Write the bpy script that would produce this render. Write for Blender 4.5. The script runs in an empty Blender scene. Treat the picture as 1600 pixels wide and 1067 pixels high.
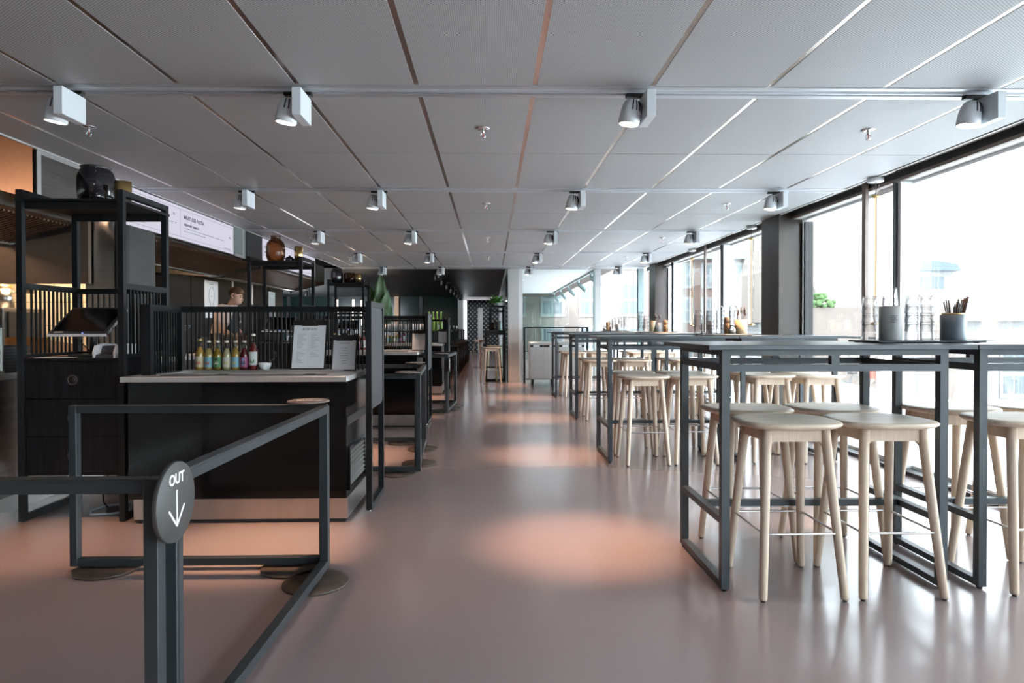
import bpy, bmesh, math, random
from mathutils import Vector, Matrix
random.seed(7)
R = math.radians
PI = math.pi
sc = bpy.context.scene
C = sc.collection

# ------------------------------------------------------------------ materials
def new_mat(name):
    m = bpy.data.materials.new(name); m.use_nodes = True
    nt = m.node_tree; nt.nodes.clear()
    out = nt.nodes.new('ShaderNodeOutputMaterial')
    return m, nt, out

def pbr(name, col, rough=.5, metal=0., spec=.5, noise=0., nscale=(8, 8, 8), bump=0., rvar=0., coat=0.):
    m, nt, out = new_mat(name)
    b = nt.nodes.new('ShaderNodeBsdfPrincipled')
    b.inputs['Base Color'].default_value = (*col, 1)
    b.inputs['Roughness'].default_value = rough
    b.inputs['Metallic'].default_value = metal
    b.inputs['Specular IOR Level'].default_value = spec
    b.inputs['Coat Weight'].default_value = coat; b.inputs['Coat Roughness'].default_value = .16
    nt.links.new(b.outputs[0], out.inputs[0])
    if noise or bump or rvar:
        tc = nt.nodes.new('ShaderNodeTexCoord'); mp = nt.nodes.new('ShaderNodeMapping')
        mp.inputs['Scale'].default_value = nscale
        nz = nt.nodes.new('ShaderNodeTexNoise'); nz.inputs['Detail'].default_value = 6
        nz.inputs['Scale'].default_value = 1
        nt.links.new(tc.outputs['Object'], mp.inputs[0]); nt.links.new(mp.outputs[0], nz.inputs['Vector'])
        if noise:
            cr = nt.nodes.new('ShaderNodeValToRGB')
            cr.color_ramp.elements[0].position = .3; cr.color_ramp.elements[1].position = .7
            cr.color_ramp.elements[0].color = (*[c*(1-noise) for c in col], 1)
            cr.color_ramp.elements[1].color = (*[min(1, c*(1+noise)) for c in col], 1)
            nt.links.new(nz.outputs['Fac'], cr.inputs[0]); nt.links.new(cr.outputs[0], b.inputs['Base Color'])
        if rvar:
            mr = nt.nodes.new('ShaderNodeMapRange')
            mr.inputs['To Min'].default_value = max(.02, rough-rvar); mr.inputs['To Max'].default_value = rough+rvar
            nt.links.new(nz.outputs['Fac'], mr.inputs[0]); nt.links.new(mr.outputs[0], b.inputs['Roughness'])
        if bump:
            bp = nt.nodes.new('ShaderNodeBump'); bp.inputs['Strength'].default_value = bump
            bp.inputs['Distance'].default_value = .01
            nt.links.new(nz.outputs['Fac'], bp.inputs['Height']); nt.links.new(bp.outputs[0], b.inputs['Normal'])
    return m

def emit(name, col, s):
    m, nt, out = new_mat(name)
    e = nt.nodes.new('ShaderNodeEmission'); e.inputs[0].default_value = (*col, 1); e.inputs[1].default_value = s
    nt.links.new(e.outputs[0], out.inputs[0])
    return m

def thin_glass(name, tint=(.95, .97, .96), refl=.9, rough=.02):
    m, nt, out = new_mat(name)
    t = nt.nodes.new('ShaderNodeBsdfTransparent'); t.inputs[0].default_value = (*tint, 1)
    g = nt.nodes.new('ShaderNodeBsdfGlossy'); g.inputs['Roughness'].default_value = rough
    f = nt.nodes.new('ShaderNodeFresnel'); f.inputs[0].default_value = 1.45
    mu = nt.nodes.new('ShaderNodeMath'); mu.operation = 'MULTIPLY'; mu.inputs[1].default_value = refl
    mx = nt.nodes.new('ShaderNodeMixShader')
    nt.links.new(f.outputs[0], mu.inputs[0]); nt.links.new(mu.outputs[0], mx.inputs[0])
    nt.links.new(t.outputs[0], mx.inputs[1]); nt.links.new(g.outputs[0], mx.inputs[2])
    nt.links.new(mx.outputs[0], out.inputs[0])
    return m

def edge_glass(name, face, edge, refl):
    """clear glass wall: light crossing it at a slant passes through more glass and comes out darker"""
    m = thin_glass(name, face, refl, .03); nt = m.node_tree
    t = [n for n in nt.nodes if n.type == 'BSDF_TRANSPARENT'][0]
    lw = nt.nodes.new('ShaderNodeLayerWeight'); lw.inputs[0].default_value = .25
    mx = nt.nodes.new('ShaderNodeMix'); mx.data_type = 'RGBA'
    mx.inputs[6].default_value = (*face, 1); mx.inputs[7].default_value = (*edge, 1)
    nt.links.new(lw.outputs['Facing'], mx.inputs[0]); nt.links.new(mx.outputs[2], t.inputs[0])
    return m

def wood(name, a, b, scale=(30, 30, 3), rough=.45, contrast=(.35, .65), spec=.4):
    m, nt, out = new_mat(name)
    p = nt.nodes.new('ShaderNodeBsdfPrincipled'); p.inputs['Roughness'].default_value = rough
    p.inputs['Specular IOR Level'].default_value = spec
    tc = nt.nodes.new('ShaderNodeTexCoord'); mp = nt.nodes.new('ShaderNodeMapping'); mp.inputs['Scale'].default_value = scale
    nz = nt.nodes.new('ShaderNodeTexNoise'); nz.inputs['Scale'].default_value = 1; nz.inputs['Detail'].default_value = 5
    nz.inputs['Distortion'].default_value = .6
    cr = nt.nodes.new('ShaderNodeValToRGB')
    cr.color_ramp.elements[0].position, cr.color_ramp.elements[1].position = contrast
    cr.color_ramp.elements[0].color = (*a, 1); cr.color_ramp.elements[1].color = (*b, 1)
    nt.links.new(tc.outputs['Object'], mp.inputs[0]); nt.links.new(mp.outputs[0], nz.inputs['Vector'])
    nt.links.new(nz.outputs['Fac'], cr.inputs[0]); nt.links.new(cr.outputs[0], p.inputs['Base Color'])
    nt.links.new(p.outputs[0], out.inputs[0])
    return m

def perforated(name, face, hole, px, py, thr, rough=.55, ax=1):
    """sheet metal with a staggered grid of small holes, laid out in metres on the sheet itself"""
    m, nt, out = new_mat(name)
    p = nt.nodes.new('ShaderNodeBsdfPrincipled'); p.inputs['Roughness'].default_value = rough
    tc = nt.nodes.new('ShaderNodeTexCoord'); s = nt.nodes.new('ShaderNodeSeparateXYZ')
    nt.links.new(tc.outputs['Object'], s.inputs[0])
    def sn(sock, per):
        a = nt.nodes.new('ShaderNodeMath'); a.operation = 'MULTIPLY'; a.inputs[1].default_value = PI/per
        b = nt.nodes.new('ShaderNodeMath'); b.operation = 'SINE'
        nt.links.new(sock, a.inputs[0]); nt.links.new(a.outputs[0], b.inputs[0]); return b.outputs[0]
    mu = nt.nodes.new('ShaderNodeMath'); mu.operation = 'MULTIPLY'
    nt.links.new(sn(s.outputs[0], px), mu.inputs[0]); nt.links.new(sn(s.outputs[ax], py), mu.inputs[1])
    mr = nt.nodes.new('ShaderNodeMapRange'); mr.inputs['From Min'].default_value = thr; mr.inputs['From Max'].default_value = thr+.25
    nt.links.new(mu.outputs[0], mr.inputs[0])
    mx = nt.nodes.new('ShaderNodeMix'); mx.data_type = 'RGBA'
    mx.inputs[6].default_value = (*face, 1); mx.inputs[7].default_value = (*hole, 1)
    nt.links.new(mr.outputs[0], mx.inputs[0]); nt.links.new(mx.outputs[2], p.inputs['Base Color'])
    nt.links.new(p.outputs[0], out.inputs[0])
    return m

def tiles(name, col, grout, w, h, rough=.3):
    m, nt, out = new_mat(name)
    p = nt.nodes.new('ShaderNodeBsdfPrincipled'); p.inputs['Roughness'].default_value = rough
    tc = nt.nodes.new('ShaderNodeTexCoord'); s = nt.nodes.new('ShaderNodeSeparateXYZ'); cb = nt.nodes.new('ShaderNodeCombineXYZ')
    ad = nt.nodes.new('ShaderNodeMath'); ad.operation = 'ADD'
    nt.links.new(tc.outputs['Object'], s.inputs[0])
    nt.links.new(s.outputs[0], ad.inputs[0]); nt.links.new(s.outputs[1], ad.inputs[1])
    nt.links.new(ad.outputs[0], cb.inputs[0]); nt.links.new(s.outputs[2], cb.inputs[1])
    br = nt.nodes.new('ShaderNodeTexBrick'); br.offset = 0
    br.inputs['Color1'].default_value = (*col, 1); br.inputs['Color2'].default_value = (*col, 1)
    br.inputs['Mortar'].default_value = (*grout, 1); br.inputs['Scale'].default_value = 1
    br.inputs['Mortar Size'].default_value = .004; br.inputs['Brick Width'].default_value = w; br.inputs['Row Height'].default_value = h
    nt.links.new(cb.outputs[0], br.inputs['Vector']); nt.links.new(br.outputs['Color'], p.inputs['Base Color'])
    nt.links.new(p.outputs[0], out.inputs[0])
    return m

M = {}
M['floor'] = pbr('poured_floor', (.275, .212, .208), .22, spec=.6, noise=.015, nscale=(.5, .5, .5), coat=.5)
M['ceil'] = perforated('ceiling_mesh', (.44, .445, .452), (.07, .07, .075), .0085, .0062, .35)
M['gap'] = pbr('ceiling_void', (.06, .042, .035), .9)
M['seam'] = pbr('seam_metal', (.70, .60, .55), .22, metal=1)
M['soffit'] = pbr('grey_soffit', (.30, .31, .33), .5)
M['ceil_edge'] = pbr('ceiling_edge', (.55, .56, .58), .5)
M['alu'] = pbr('brushed_aluminium', (.52, .54, .57), .4, metal=.6)
M['lamp'] = pbr('lamp_grey', (.66, .70, .73), .5)
M['fin'] = pbr('lamp_slot', (.05, .06, .07), .6)
M['black'] = pbr('black_plastic', (.012, .012, .013), .45)
M['steelframe'] = pbr('black_steel', (.011, .0125, .014), .45, spec=.22, noise=.1, nscale=(20, 20, 20))
M['tableframe'] = pbr('anthracite_steel', (.05, .062, .072), .42, spec=.5, noise=.08, nscale=(14, 14, 14))
M['tabletop'] = pbr('anthracite_top', (.045, .055, .064), .33, spec=.5, noise=.1, nscale=(3, 30, 30))
M['gloss_black'] = pbr('gloss_black_panel', (.003, .0035, .004), .14, spec=.4, rvar=.04, nscale=(2, 2, 2))
M['ash_black'] = wood('black_stained_ash', (.003, .003, .004), (.012, .012, .015), (45, 45, 3), .55, spec=.2)
M['ring'] = pbr('dark_pull_ring', (.03, .026, .026), .5)
M['steel'] = pbr('stainless', (.55, .54, .52), .3, metal=1, noise=.08, nscale=(2, 2, 60), rvar=.06)
M['steel_dark'] = pbr('dark_stainless', (.2, .19, .18), .35, metal=1, noise=.15, nscale=(3, 3, 40), rvar=.08)
M['steel_pale'] = pbr('pale_stainless', (.66, .66, .65), .38, metal=.85, noise=.05, nscale=(30, 2, 2))
M['steel_kick'] = pbr('kick_stainless', (.50, .46, .43), .34, metal=1, noise=.12, nscale=(5, 5, 1), rvar=.08)
M['chrome'] = pbr('chrome', (.75, .76, .78), .18, metal=1)
M['slats'] = pbr('grey_slats', (.040, .042, .046), .5)
M['oak'] = wood('soaped_oak', (.62, .485, .37), (.76, .63, .50), (70, 70, 4), .5, (.3, .7), .3)
M['oak_seat'] = wood('soaped_oak_seat', (.57, .445, .335), (.75, .62, .495), (4, 75, 40), .42, (.36, .64), .45)
M['rubber'] = pbr('rubber', (.02, .02, .02), .7)
M['disc'] = pbr('disc_grey', (.052, .050, .049), .5, noise=.06, nscale=(9, 9, 9))
M['barrier'] = pbr('barrier_steel', (.026, .032, .036), .42, spec=.4, noise=.08, nscale=(20, 20, 20))
M['disc_foot'] = pbr('disc_foot', (.050, .036, .028), .5, noise=.3, nscale=(14, 14, 14))
M['disc_top'] = pbr('disc_warm_lit', (.125, .092, .075), .5, noise=.25, nscale=(14, 14, 14))  # dark top plates with the warm lamp light painted into their tone
M['white'] = pbr('white_print', (.85, .87, .89), .6)
M['paper'] = pbr('paper', (.88, .90, .93), .7)
M['ink'] = pbr('ink_grey', (.16, .17, .19), .7)
M['ink_pale'] = pbr('ink_pale', (.42, .43, .46), .7)
M['whiteplastic'] = pbr('white_plastic', (.74, .74, .77), .35)
M['darkplastic'] = pbr('dark_plastic', (.04, .045, .055), .4)
M['screen'] = pbr('screen_glass', (.008, .008, .009), .09, spec=.6)
M['led_blue'] = emit('blue_led', (.15, .2, 1), 4)
M['board'] = emit('board_screen', (.80, .78, .92), .62)
M['board_ink'] = pbr('board_ink', (.05, .05, .07), .8)
M['smoke'] = pbr('smoked_glass', (.012, .012, .016), .06, spec=.7, coat=.4)
M['brass'] = pbr('brass', (.70, .50, .22), .28, metal=1, noise=.08, nscale=(60, 60, 2))
M['pane'] = thin_glass('window_glass', (.96, .985, .98), .55, .0)
M['pane_green'] = thin_glass('green_glass', (.62, .80, .76), 1., .02)
M['pane_pale'] = thin_glass('pale_green_glass', (.80, .90, .88), .8, .02)
M['tumbler'] = edge_glass('tumbler_glass', (.985, .985, .985), (.42, .38, .38), .5)
M['clearjar'] = edge_glass('jar_glass', (.97, .975, .975), (.4, .42, .42), .6)
M['amber'] = edge_glass('amber_glass', (.64, .49, .37), (.30, .20, .13), .5)
M['frost'] = None
M['mullion'] = pbr('mullion_black', (.018, .019, .02), .5)
M['mullion_b'] = pbr('mullion_bronze', (.20, .16, .135), .45)
M['mullion_w'] = pbr('mullion_white', (.72, .73, .73), .5)
M['mullion_t'] = pbr('mullion_teal', (.33, .43, .43), .4)
M['column'] = pbr('raw_steel_column', (.040, .031, .026), .32, metal=.25, noise=.28, nscale=(6, 6, 1.2), rvar=.1)
M['post'] = pbr('post_paint', (.62, .62, .61), .55)
M['dark_wall'] = pbr('dark_kitchen_wall', (.028, .022, .018), .5, noise=.3, nscale=(2, 2, 2))
M['tile'] = tiles('kitchen_tile', (.62, .54, .42), (.3, .24, .18), .3, .24)
M['cab_dark'] = pbr('dark_panel', (.007, .0075, .008), .55, spec=.3)
M['teal_metal'] = pbr('teal_metal', (.32, .38, .37), .4, metal=.5)
M['teal_dark'] = pbr('dark_sheet', (.07, .07, .07), .4, metal=.5, noise=.1, nscale=(3, 3, 30))
M['copper'] = pbr('warm_glow_steel', (.24, .155, .105), .34, metal=.8, noise=.12, nscale=(3, 3, 30))  # stainless hood filters, the warm glow on them put into the colour
M['bay_sheet'] = pbr('brown_sheet', (.17, .115, .085), .45, metal=.3, noise=.06, nscale=(20, 20, 20))
M['hoodlamp'] = emit('hood_lamp', (1, .78, .52), 4)
M['lens'] = emit('lamp_lens', (1, .83, .70), 14)
M['tube'] = emit('filament_tube', (1, .62, .32), .95)
M['tube_far'] = emit('far_tube', (1, .82, .62), 8)
M['tubeglass'] = thin_glass('tube_glass', (.97, .97, .95), .5, .02)
M['dark_ceil'] = pbr('dark_ceiling', (.004, .004, .0045), .5, spec=.12)
M['green_dark'] = pbr('dark_green_glass', (.004, .017, .015), .14, spec=.45)
M['pattern'] = perforated('patterned_screen', (.02, .024, .026), (.42, .43, .44), .10, .10, .25, ax=2)
M['leaf'] = pbr('leaf_green', (.085, .16, .06), .4, noise=.25, nscale=(6, 6, 6))
M['leaf2'] = pbr('leaf_bright', (.10, .28, .04), .45, noise=.3, nscale=(20, 20, 20))
M['stem'] = pbr('leaf_stem', (.12, .19, .07), .5)
M['soil'] = pbr('soil', (.03, .02, .015), .9)
M['skin'] = pbr('skin', (.62, .39, .29), .5, spec=.35)
M['hair'] = pbr('brown_hair', (.13, .065, .03), .55, noise=.3, nscale=(60, 60, 60))
M['shirt'] = pbr('pale_shirt', (.70, .58, .53), .8)
M['apron'] = pbr('black_apron', (.02, .02, .022), .8)
M['trousers'] = pbr('dark_trousers', (.03, .03, .035), .8)
M['pot_grey'] = pbr('grey_concrete', (.38, .38, .37), .7, noise=.12, nscale=(14, 14, 14))
M['pot_blue'] = pbr('blue_grey_ceramic', (.12, .15, .175), .4, noise=.1, nscale=(9, 9, 3))
M['pot_beige'] = pbr('beige_ceramic', (.55, .42, .26), .55, noise=.08, nscale=(30, 30, 30))
M['mill'] = wood('mill_wood', (.30, .16, .08), (.46, .27, .15), (60, 60, 8))
M['cutlery'] = pbr('dark_cutlery', (.14, .10, .085), .3, metal=.8)
M['straw'] = pbr('black_straw', (.03, .025, .025), .5)
M['salt'] = pbr('salt', (.66, .64, .56), .8)
M['bread'] = wood('basket_wood', (.34, .13, .035), (.52, .22, .07), (20, 60, 20))
M['cloth'] = pbr('linen_cloth', (.62, .63, .68), .85, noise=.1, nscale=(40, 40, 40))
M['cord'] = pbr('white_cord', (.75, .77, .80), .5)
M['bcap'] = pbr('bottle_cap', (.70, .66, .60), .4, metal=.4)
M['cap_gold'] = pbr('gold_cap', (.62, .44, .16), .35, metal=.6)
M['bglass'] = pbr('clear_neck', (.55, .50, .45), .08, spec=.8)
M['porcelain'] = pbr('porcelain', (.78, .79, .80), .25)
M['facade'] = pbr('white_facade', (.27, .27, .27), .9)
M['facade_pane'] = pbr('facade_pane', (.10, .12, .13), .6)
M['roof'] = tiles('pale_roof_tiles', (.22, .185, .165), (.19, .16, .14), .25, .3, .9)
M['brick'] = tiles('pale_brick', (.13, .082, .068), (.16, .135, .125), .6, .22, .9)
M['brick_pale'] = pbr('rendered_brick', (.175, .145, .13), .9, noise=.05, nscale=(1, 1, 1))
M['stone'] = pbr('pale_stone', (.22, .22, .22), .9)
M['slate'] = pbr('blue_slate', (.115, .14, .16), .8)
M['zinc'] = pbr('zinc', (.09, .12, .14), .7)
M['ground'] = pbr('paving', (.74, .74, .74), .9, noise=.06, nscale=(.5, .5, .5))
M['deck'] = pbr('terrace_deck', (.86, .87, .88), .7, noise=.06, nscale=(1, 30, 1))
M['bush'] = pbr('bush', (.09, .16, .06), .8)
M['bike'] = pbr('bike_metal', (.10, .11, .11), .5)
M['red'] = pbr('red_paint', (.6, .08, .06), .5)
M['whiteceil'] = perforated('white_soffit', (.80, .86, .85), (.5, .56, .56), .05, .05, .3)
M['backwall'] = pbr('back_wall', (.45, .44, .43), .8)
def frosted():
    m, nt, out = new_mat('frosted_panel')
    t = nt.nodes.new('ShaderNodeBsdfTranslucent'); t.inputs[0].default_value = (.95, .96, .97, 1)
    tr = nt.nodes.new('ShaderNodeBsdfTransparent'); tr.inputs[0].default_value = (.95, .96, .97, 1)
    mx = nt.nodes.new('ShaderNodeMixShader'); mx.inputs[0].default_value = .25
    nt.links.new(t.outputs[0], mx.inputs[1]); nt.links.new(tr.outputs[0], mx.inputs[2]); nt.links.new(mx.outputs[0], out.inputs[0])
    return m
M['frost'] = frosted()
LIQ = {}
for n, c in dict(honey=(.62, .36, .08), pale=(.66, .50, .16), gold=(.48, .30, .04), lemon=(.66, .60, .30), apple=(.60, .38, .06), berry=(.16, .012, .02), cherry=(.24, .02, .02)).items():
    LIQ[n] = pbr('drink_'+n, [q*.5 for q in c], .1, spec=.7)
LAB = {}
for n, c in dict(cream=(.72, .58, .36), blue=(.16, .40, .66), green=(.10, .30, .12), ivory=(.72, .68, .52), sky=(.25, .52, .62), magenta=(.42, .08, .22), white=(.80, .80, .80), red=(.55, .14, .08), yellow=(.72, .58, .2), dark=(.05, .06, .05)).items():
    LAB[n] = pbr('label_'+n, [q*.75 for q in c], .6)

# ------------------------------------------------------------------ mesh builder
class B:
    def __init__(s): s.v = []; s.f = []; s.sm = []
    def add(s, vs, fs, smooth=False):
        o = len(s.v); s.v += [tuple(v) for v in vs]
        for f in fs: s.f.append([i+o for i in f]); s.sm.append(smooth)
        return s
    def box(s, x0, x1, y0, y1, z0, z1):
        return s.add([(x0, y0, z0), (x1, y0, z0), (x1, y1, z0), (x0, y1, z0), (x0, y0, z1), (x1, y0, z1), (x1, y1, z1), (x0, y1, z1)],
                     [(0, 3, 2, 1), (4, 5, 6, 7), (0, 1, 5, 4), (1, 2, 6, 5), (2, 3, 7, 6), (3, 0, 4, 7)])
    def cbox(s, c, d):
        return s.box(c[0]-d[0]/2, c[0]+d[0]/2, c[1]-d[1]/2, c[1]+d[1]/2, c[2]-d[2]/2, c[2]+d[2]/2)
    def rbox(s, x0, x1, y0, y1, z0, z1, r=.004, seg=2):
        bm = bmesh.new()
        bmesh.ops.create_cube(bm, size=1)
        for v in bm.verts:
            v.co = ((x0+x1)/2+v.co.x*(x1-x0), (y0+y1)/2+v.co.y*(y1-y0), (z0+z1)/2+v.co.z*(z1-z0))
        bmesh.ops.bevel(bm, geom=bm.edges[:], offset=r, segments=seg, affect='EDGES', profile=.5)
        bm.verts.ensure_lookup_table()
        for i, v in enumerate(bm.verts): v.index = i
        s.add([v.co[:] for v in bm.verts], [[v.index for v in f.verts] for f in bm.faces]); bm.free(); return s
    def lathe(s, prof, c=(0, 0, 0), n=24, closed=False, axis='z', smooth=True):
        vs = []; fs = []
        for (r, z) in prof:
            for k in range(n):
                a = 2*PI*k/n; x, y = r*math.cos(a), r*math.sin(a)
                p = (x, y, z) if axis == 'z' else ((z, x, y) if axis == 'x' else (x, z, y))
                vs.append((p[0]+c[0], p[1]+c[1], p[2]+c[2]))
        m = len(prof)
        for i in range(m-1):
            for k in range(n):
                k2 = (k+1) % n
                q = (i*n+k, i*n+k2, (i+1)*n+k2, (i+1)*n+k)
                fs.append(q if axis != 'y' else q[::-1])
        if prof[0][0] > 1e-6: fs.append(tuple(range(n))[::-1] if axis != 'y' else tuple(range(n)))
        if prof[-1][0] > 1e-6: fs.append(tuple((m-1)*n+k for k in range(n)) if axis != 'y' else tuple((m-1)*n+k for k in range(n))[::-1])
        return s.add(vs, fs, smooth)
    def cyl(s, c, r, h, n=20, axis='z', smooth=True):
        return s.lathe([(r, 0), (r, h)], c, n, axis=axis, smooth=smooth)
    def tube(s, pts, r, n=8, closed=False, r2=None):
        pts = [Vector(p) for p in pts]; N = len(pts); vs = []; fs = []
        prev = None
        for i, p in enumerate(pts):
            if closed: t = (pts[(i+1) % N]-pts[i-1]).normalized()
            else: t = (pts[min(i+1, N-1)]-pts[max(i-1, 0)]).normalized()
            if prev is None:
                a = Vector((0, 0, 1)) if abs(t.z) < .9 else Vector((1, 0, 0))
                u = t.cross(a).normalized()
            else:
                u = (prev-t*prev.dot(t)).normalized()
            prev = u; w = t.cross(u)
            rr = r if r2 is None else r+(r2-r)*i/(N-1)
            for k in range(n):
                a = 2*PI*k/n; vs.append(p+u*math.cos(a)*rr+w*math.sin(a)*rr)
        M_ = N if closed else N-1
        for i in range(M_):
            j = (i+1) % N
            for k in range(n):
                k2 = (k+1) % n; fs.append((i*n+k, i*n+k2, j*n+k2, j*n+k))
        if not closed:
            fs.append(tuple(range(n))[::-1]); fs.append(tuple((N-1)*n+k for k in range(n)))
        return s.add(vs, fs, True)
    def prism(s, poly, a0, a1, axis='y'):
        """extrude a 2-D polygon: axis y -> (x,z) poly, axis z -> (x,y), axis x -> (y,z)"""
        n = len(poly); vs = []
        for a in (a0, a1):
            for (p, q) in poly:
                vs.append((p, a, q) if axis == 'y' else ((p, q, a) if axis == 'z' else (a, p, q)))
        fs = [tuple(range(n)), tuple(range(2*n-1, n-1, -1))]
        for i in range(n):
            j = (i+1) % n; fs.append((i, i+n, j+n, j))
        return s.add(vs, fs)
    def mesh(s, name, mat, fix=True):
        me = bpy.data.meshes.new(name); me.from_pydata(s.v, [], s.f)
        me.polygons.foreach_set('use_smooth', s.sm)
        if fix:
            bm = bmesh.new(); bm.from_mesh(me); bmesh.ops.recalc_face_normals(bm, faces=bm.faces[:]); bm.to_mesh(me); bm.free()
        me.materials.append(mat if not isinstance(mat, str) else M[mat]); me.update()
        return me
    def build(s, name, mat, parent=None):
        o = bpy.data.objects.new(name, s.mesh(name, mat)); C.objects.link(o)
        if parent is not None: o.parent = parent
        return o

def thing(name, label, cat, loc=(0, 0, 0), rz=0., group=None, kind=None):
    o = bpy.data.objects.new(name, None); C.objects.link(o); o.empty_display_size = .05
    o.location = loc; o.rotation_euler = (0, 0, rz)
    return tag(o, label, cat, group, kind)
def tag(o, label, cat, group=None, kind=None):
    o['label'] = label; o['category'] = cat
    if group: o['group'] = group
    if kind: o['kind'] = kind
    return o
def struct(name, b, mat, parent=None):
    o = b.build(name, mat, parent)
    if parent is None: o['kind'] = 'structure'
    return o
def one(name, b, mat, label, cat, group=None, loc=(0, 0, 0), rz=0.):
    o = b.build(name, mat); o.location = loc; o.rotation_euler = (0, 0, rz)
    return tag(o, label, cat, group)
def dup(root, loc, rz=None, label=None, group=None):
    r = root.copy(); C.objects.link(r); r.location = loc
    if rz is not None: r.rotation_euler = (0, 0, rz)
    if label: r['label'] = label
    if group: r['group'] = group
    def kids(a, b):
        for ch in list(a.children):
            c = ch.copy(); C.objects.link(c); c.parent = b; kids(ch, c)
    kids(root, r)
    return r
def text(name, body, size, mat, parent, loc, rot, align='LEFT', font_x=1.0, bold=0., valign='TOP_BASELINE'):
    cu = bpy.data.curves.new(name, 'FONT'); cu.body = body; cu.size = size; cu.align_x = align
    cu.extrude = .0006; cu.offset = bold; cu.space_character = font_x
    tmp = bpy.data.objects.new(name+'_tmp', cu); C.objects.link(tmp)
    dg = bpy.context.evaluated_depsgraph_get()
    me = bpy.data.meshes.new_from_object(tmp.evaluated_get(dg))
    bpy.data.objects.remove(tmp)
    me.materials.clear(); me.materials.append(M[mat]); me.name = name
    o = bpy.data.objects.new(name, me); C.objects.link(o); o.parent = parent
    o.location = loc; o.rotation_euler = rot
    return o
ORD = ['first', 'second', 'third', 'fourth', 'fifth', 'sixth', 'seventh', 'eighth']
FACE_X = (R(90), 0, R(90))      # lettering read by someone looking along -X
FACE_Y = (R(90), 0, 0)          # lettering read by someone looking along +Y

# ------------------------------------------------------------------ shell
HC = 2.39           # ceiling height
YE = 13.76          # far end of the bright ceiling
fl = B().box(-6.5, 3.32, -7, 42, -.2, 0)
struct('floor', fl, 'floor')
# ceiling: metal trays with open joints, carried under a dark void
tb = B()
xs = [-0.376+.597*k for k in range(-5, 7)]
xs = [x for x in xs if -3.06 < x < 3.1]
edges_x = [-3.075]+xs+[3.14]
chan = [3.41+2.44*k for k in range(-4, 5)]       # centre lines of the lighting channels
rows = []
for k, c in enumerate(chan):
    a = c+.082; b = c+2.44-.082
    mid = (a+b)/2
    if k == len(chan)-1: rows.append((a, YE)); break
    rows.append((a, mid-.007)); rows.append((mid+.007, b))
for (y0, y1) in rows:
    for i in range(len(edges_x)-1):
        x0, x1 = edges_x[i]+.013, edges_x[i+1]-.013
        tb.box(x0, x1, y0, y1, HC, HC+.006)
ceiling = struct('ceiling', tb, 'ceil')
struct('trim_1', B().box(-3.09, 3.2, -7, YE, HC+.002, HC+.09), 'seam')
tr = B().box(3.14, 3.155, -7, YE, HC-.004, HC+.03).box(-3.095, -3.078, -7, YE, HC-.005, HC+.03)
struct('trim_2', tr, 'ceil_edge')
struct('trim_3', B().box(-3.09, 3.2, YE, YE+.02, HC-.0, HC+.3), 'ceil_edge')
# building above (keeps daylight out from the top)
struct('roof_slab', B().box(-6.5, 3.6, -7, 42, 2.85, 3.1), 'gap')
struct('wall_back', B().box(-6.5, 3.4, -7.15, -7, 0, 2.85), 'backwall')
struct('wall_left', B().box(-5.35, -5.2, -7, 14, 0, 2.85), 'dark_wall')
struct('wall_far_left', B().box(-9.2, -9, 14, 42, 0, 2.85), 'dark_wall')

# window wall ---------------------------------------------------------------
XW = 3.27
struct('trim_13', B().box(3.156, 3.27, -7, YE, 2.43, 2.45), 'soffit')
hd = B().box(3.27, 3.30, -7, YE, 2.36, 2.5)
struct('trim_4', hd, 'mullion')
struct('trim_5', B().box(3.265, 3.30, -7, YE, 2.335, 2.36), 'mullion_b')
struct('trim_11', B().box(3.30, 3.45, -7, YE, 2.335, 2.86), 'mullion_w')
struct('trim_6', B().box(3.26, 3.42, -7, YE+.2, 0, .03), 'mullion')
bays = [(-7, -4.2), (-4.2, -1.4), (-1.4, 1.5), (2.05, 5.22), (5.68, 7.06), (7.58, 9.21), (9.95, 11.74), (13.0, 13.72)]
for i, (a, b) in enumerate(bays):
    w = thing('window_%d' % (i+1), 'full-height window pane in the glazed wall', 'window', (0, 0, 0), kind='structure')
    f = B().box(3.37, 3.41, a, a+.012, .03, 2.33).box(3.37, 3.41, b-.012, b, .03, 2.33).box(3.37, 3.41, a+.012, b-.012, .03, .055).box(3.37, 3.41, a+.012, b-.012, 2.31, 2.33)
    f.build('window_frame', 'mullion_w', w)
    B().box(3.385, 3.397, a+.012, b-.012, .055, 2.31).build('glass', 'pane', w)
for i, (a, b) in enumerate([(5.25, 5.62), (9.25, 9.9), (11.78, 12.45)]):
    w = thing('window_%d' % (i+20), 'narrow white vent panel beside a mullion', 'window', (0, 0, 0), kind='structure')
    B().box(3.33, 3.40, a, b, .03, .07).box(3.33, 3.40, a, b, 2.29, 2.33).build('window_frame', 'mullion_w', w)
    B().box(3.37, 3.38, a, b, .07, 2.29).build('glass', 'frost', w)
ml = B(); mw = B()
for y in (5.22, 9.22, 11.75):
    ml.box(3.24, 3.40, y+.006, y+.022, .03, 2.33); mw.box(3.27, 3.40, y-.03, y+.006, .03, 2.33)
struct('trim_7', ml, 'mullion'); struct('trim_12', mw, 'mullion_w')
ml = B()
for y in (5.65, 9.92): ml.box(3.235, 3.262, y-.028, y+.028, .0, 2.43)
struct('trim_8', ml, 'mullion_b')
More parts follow.
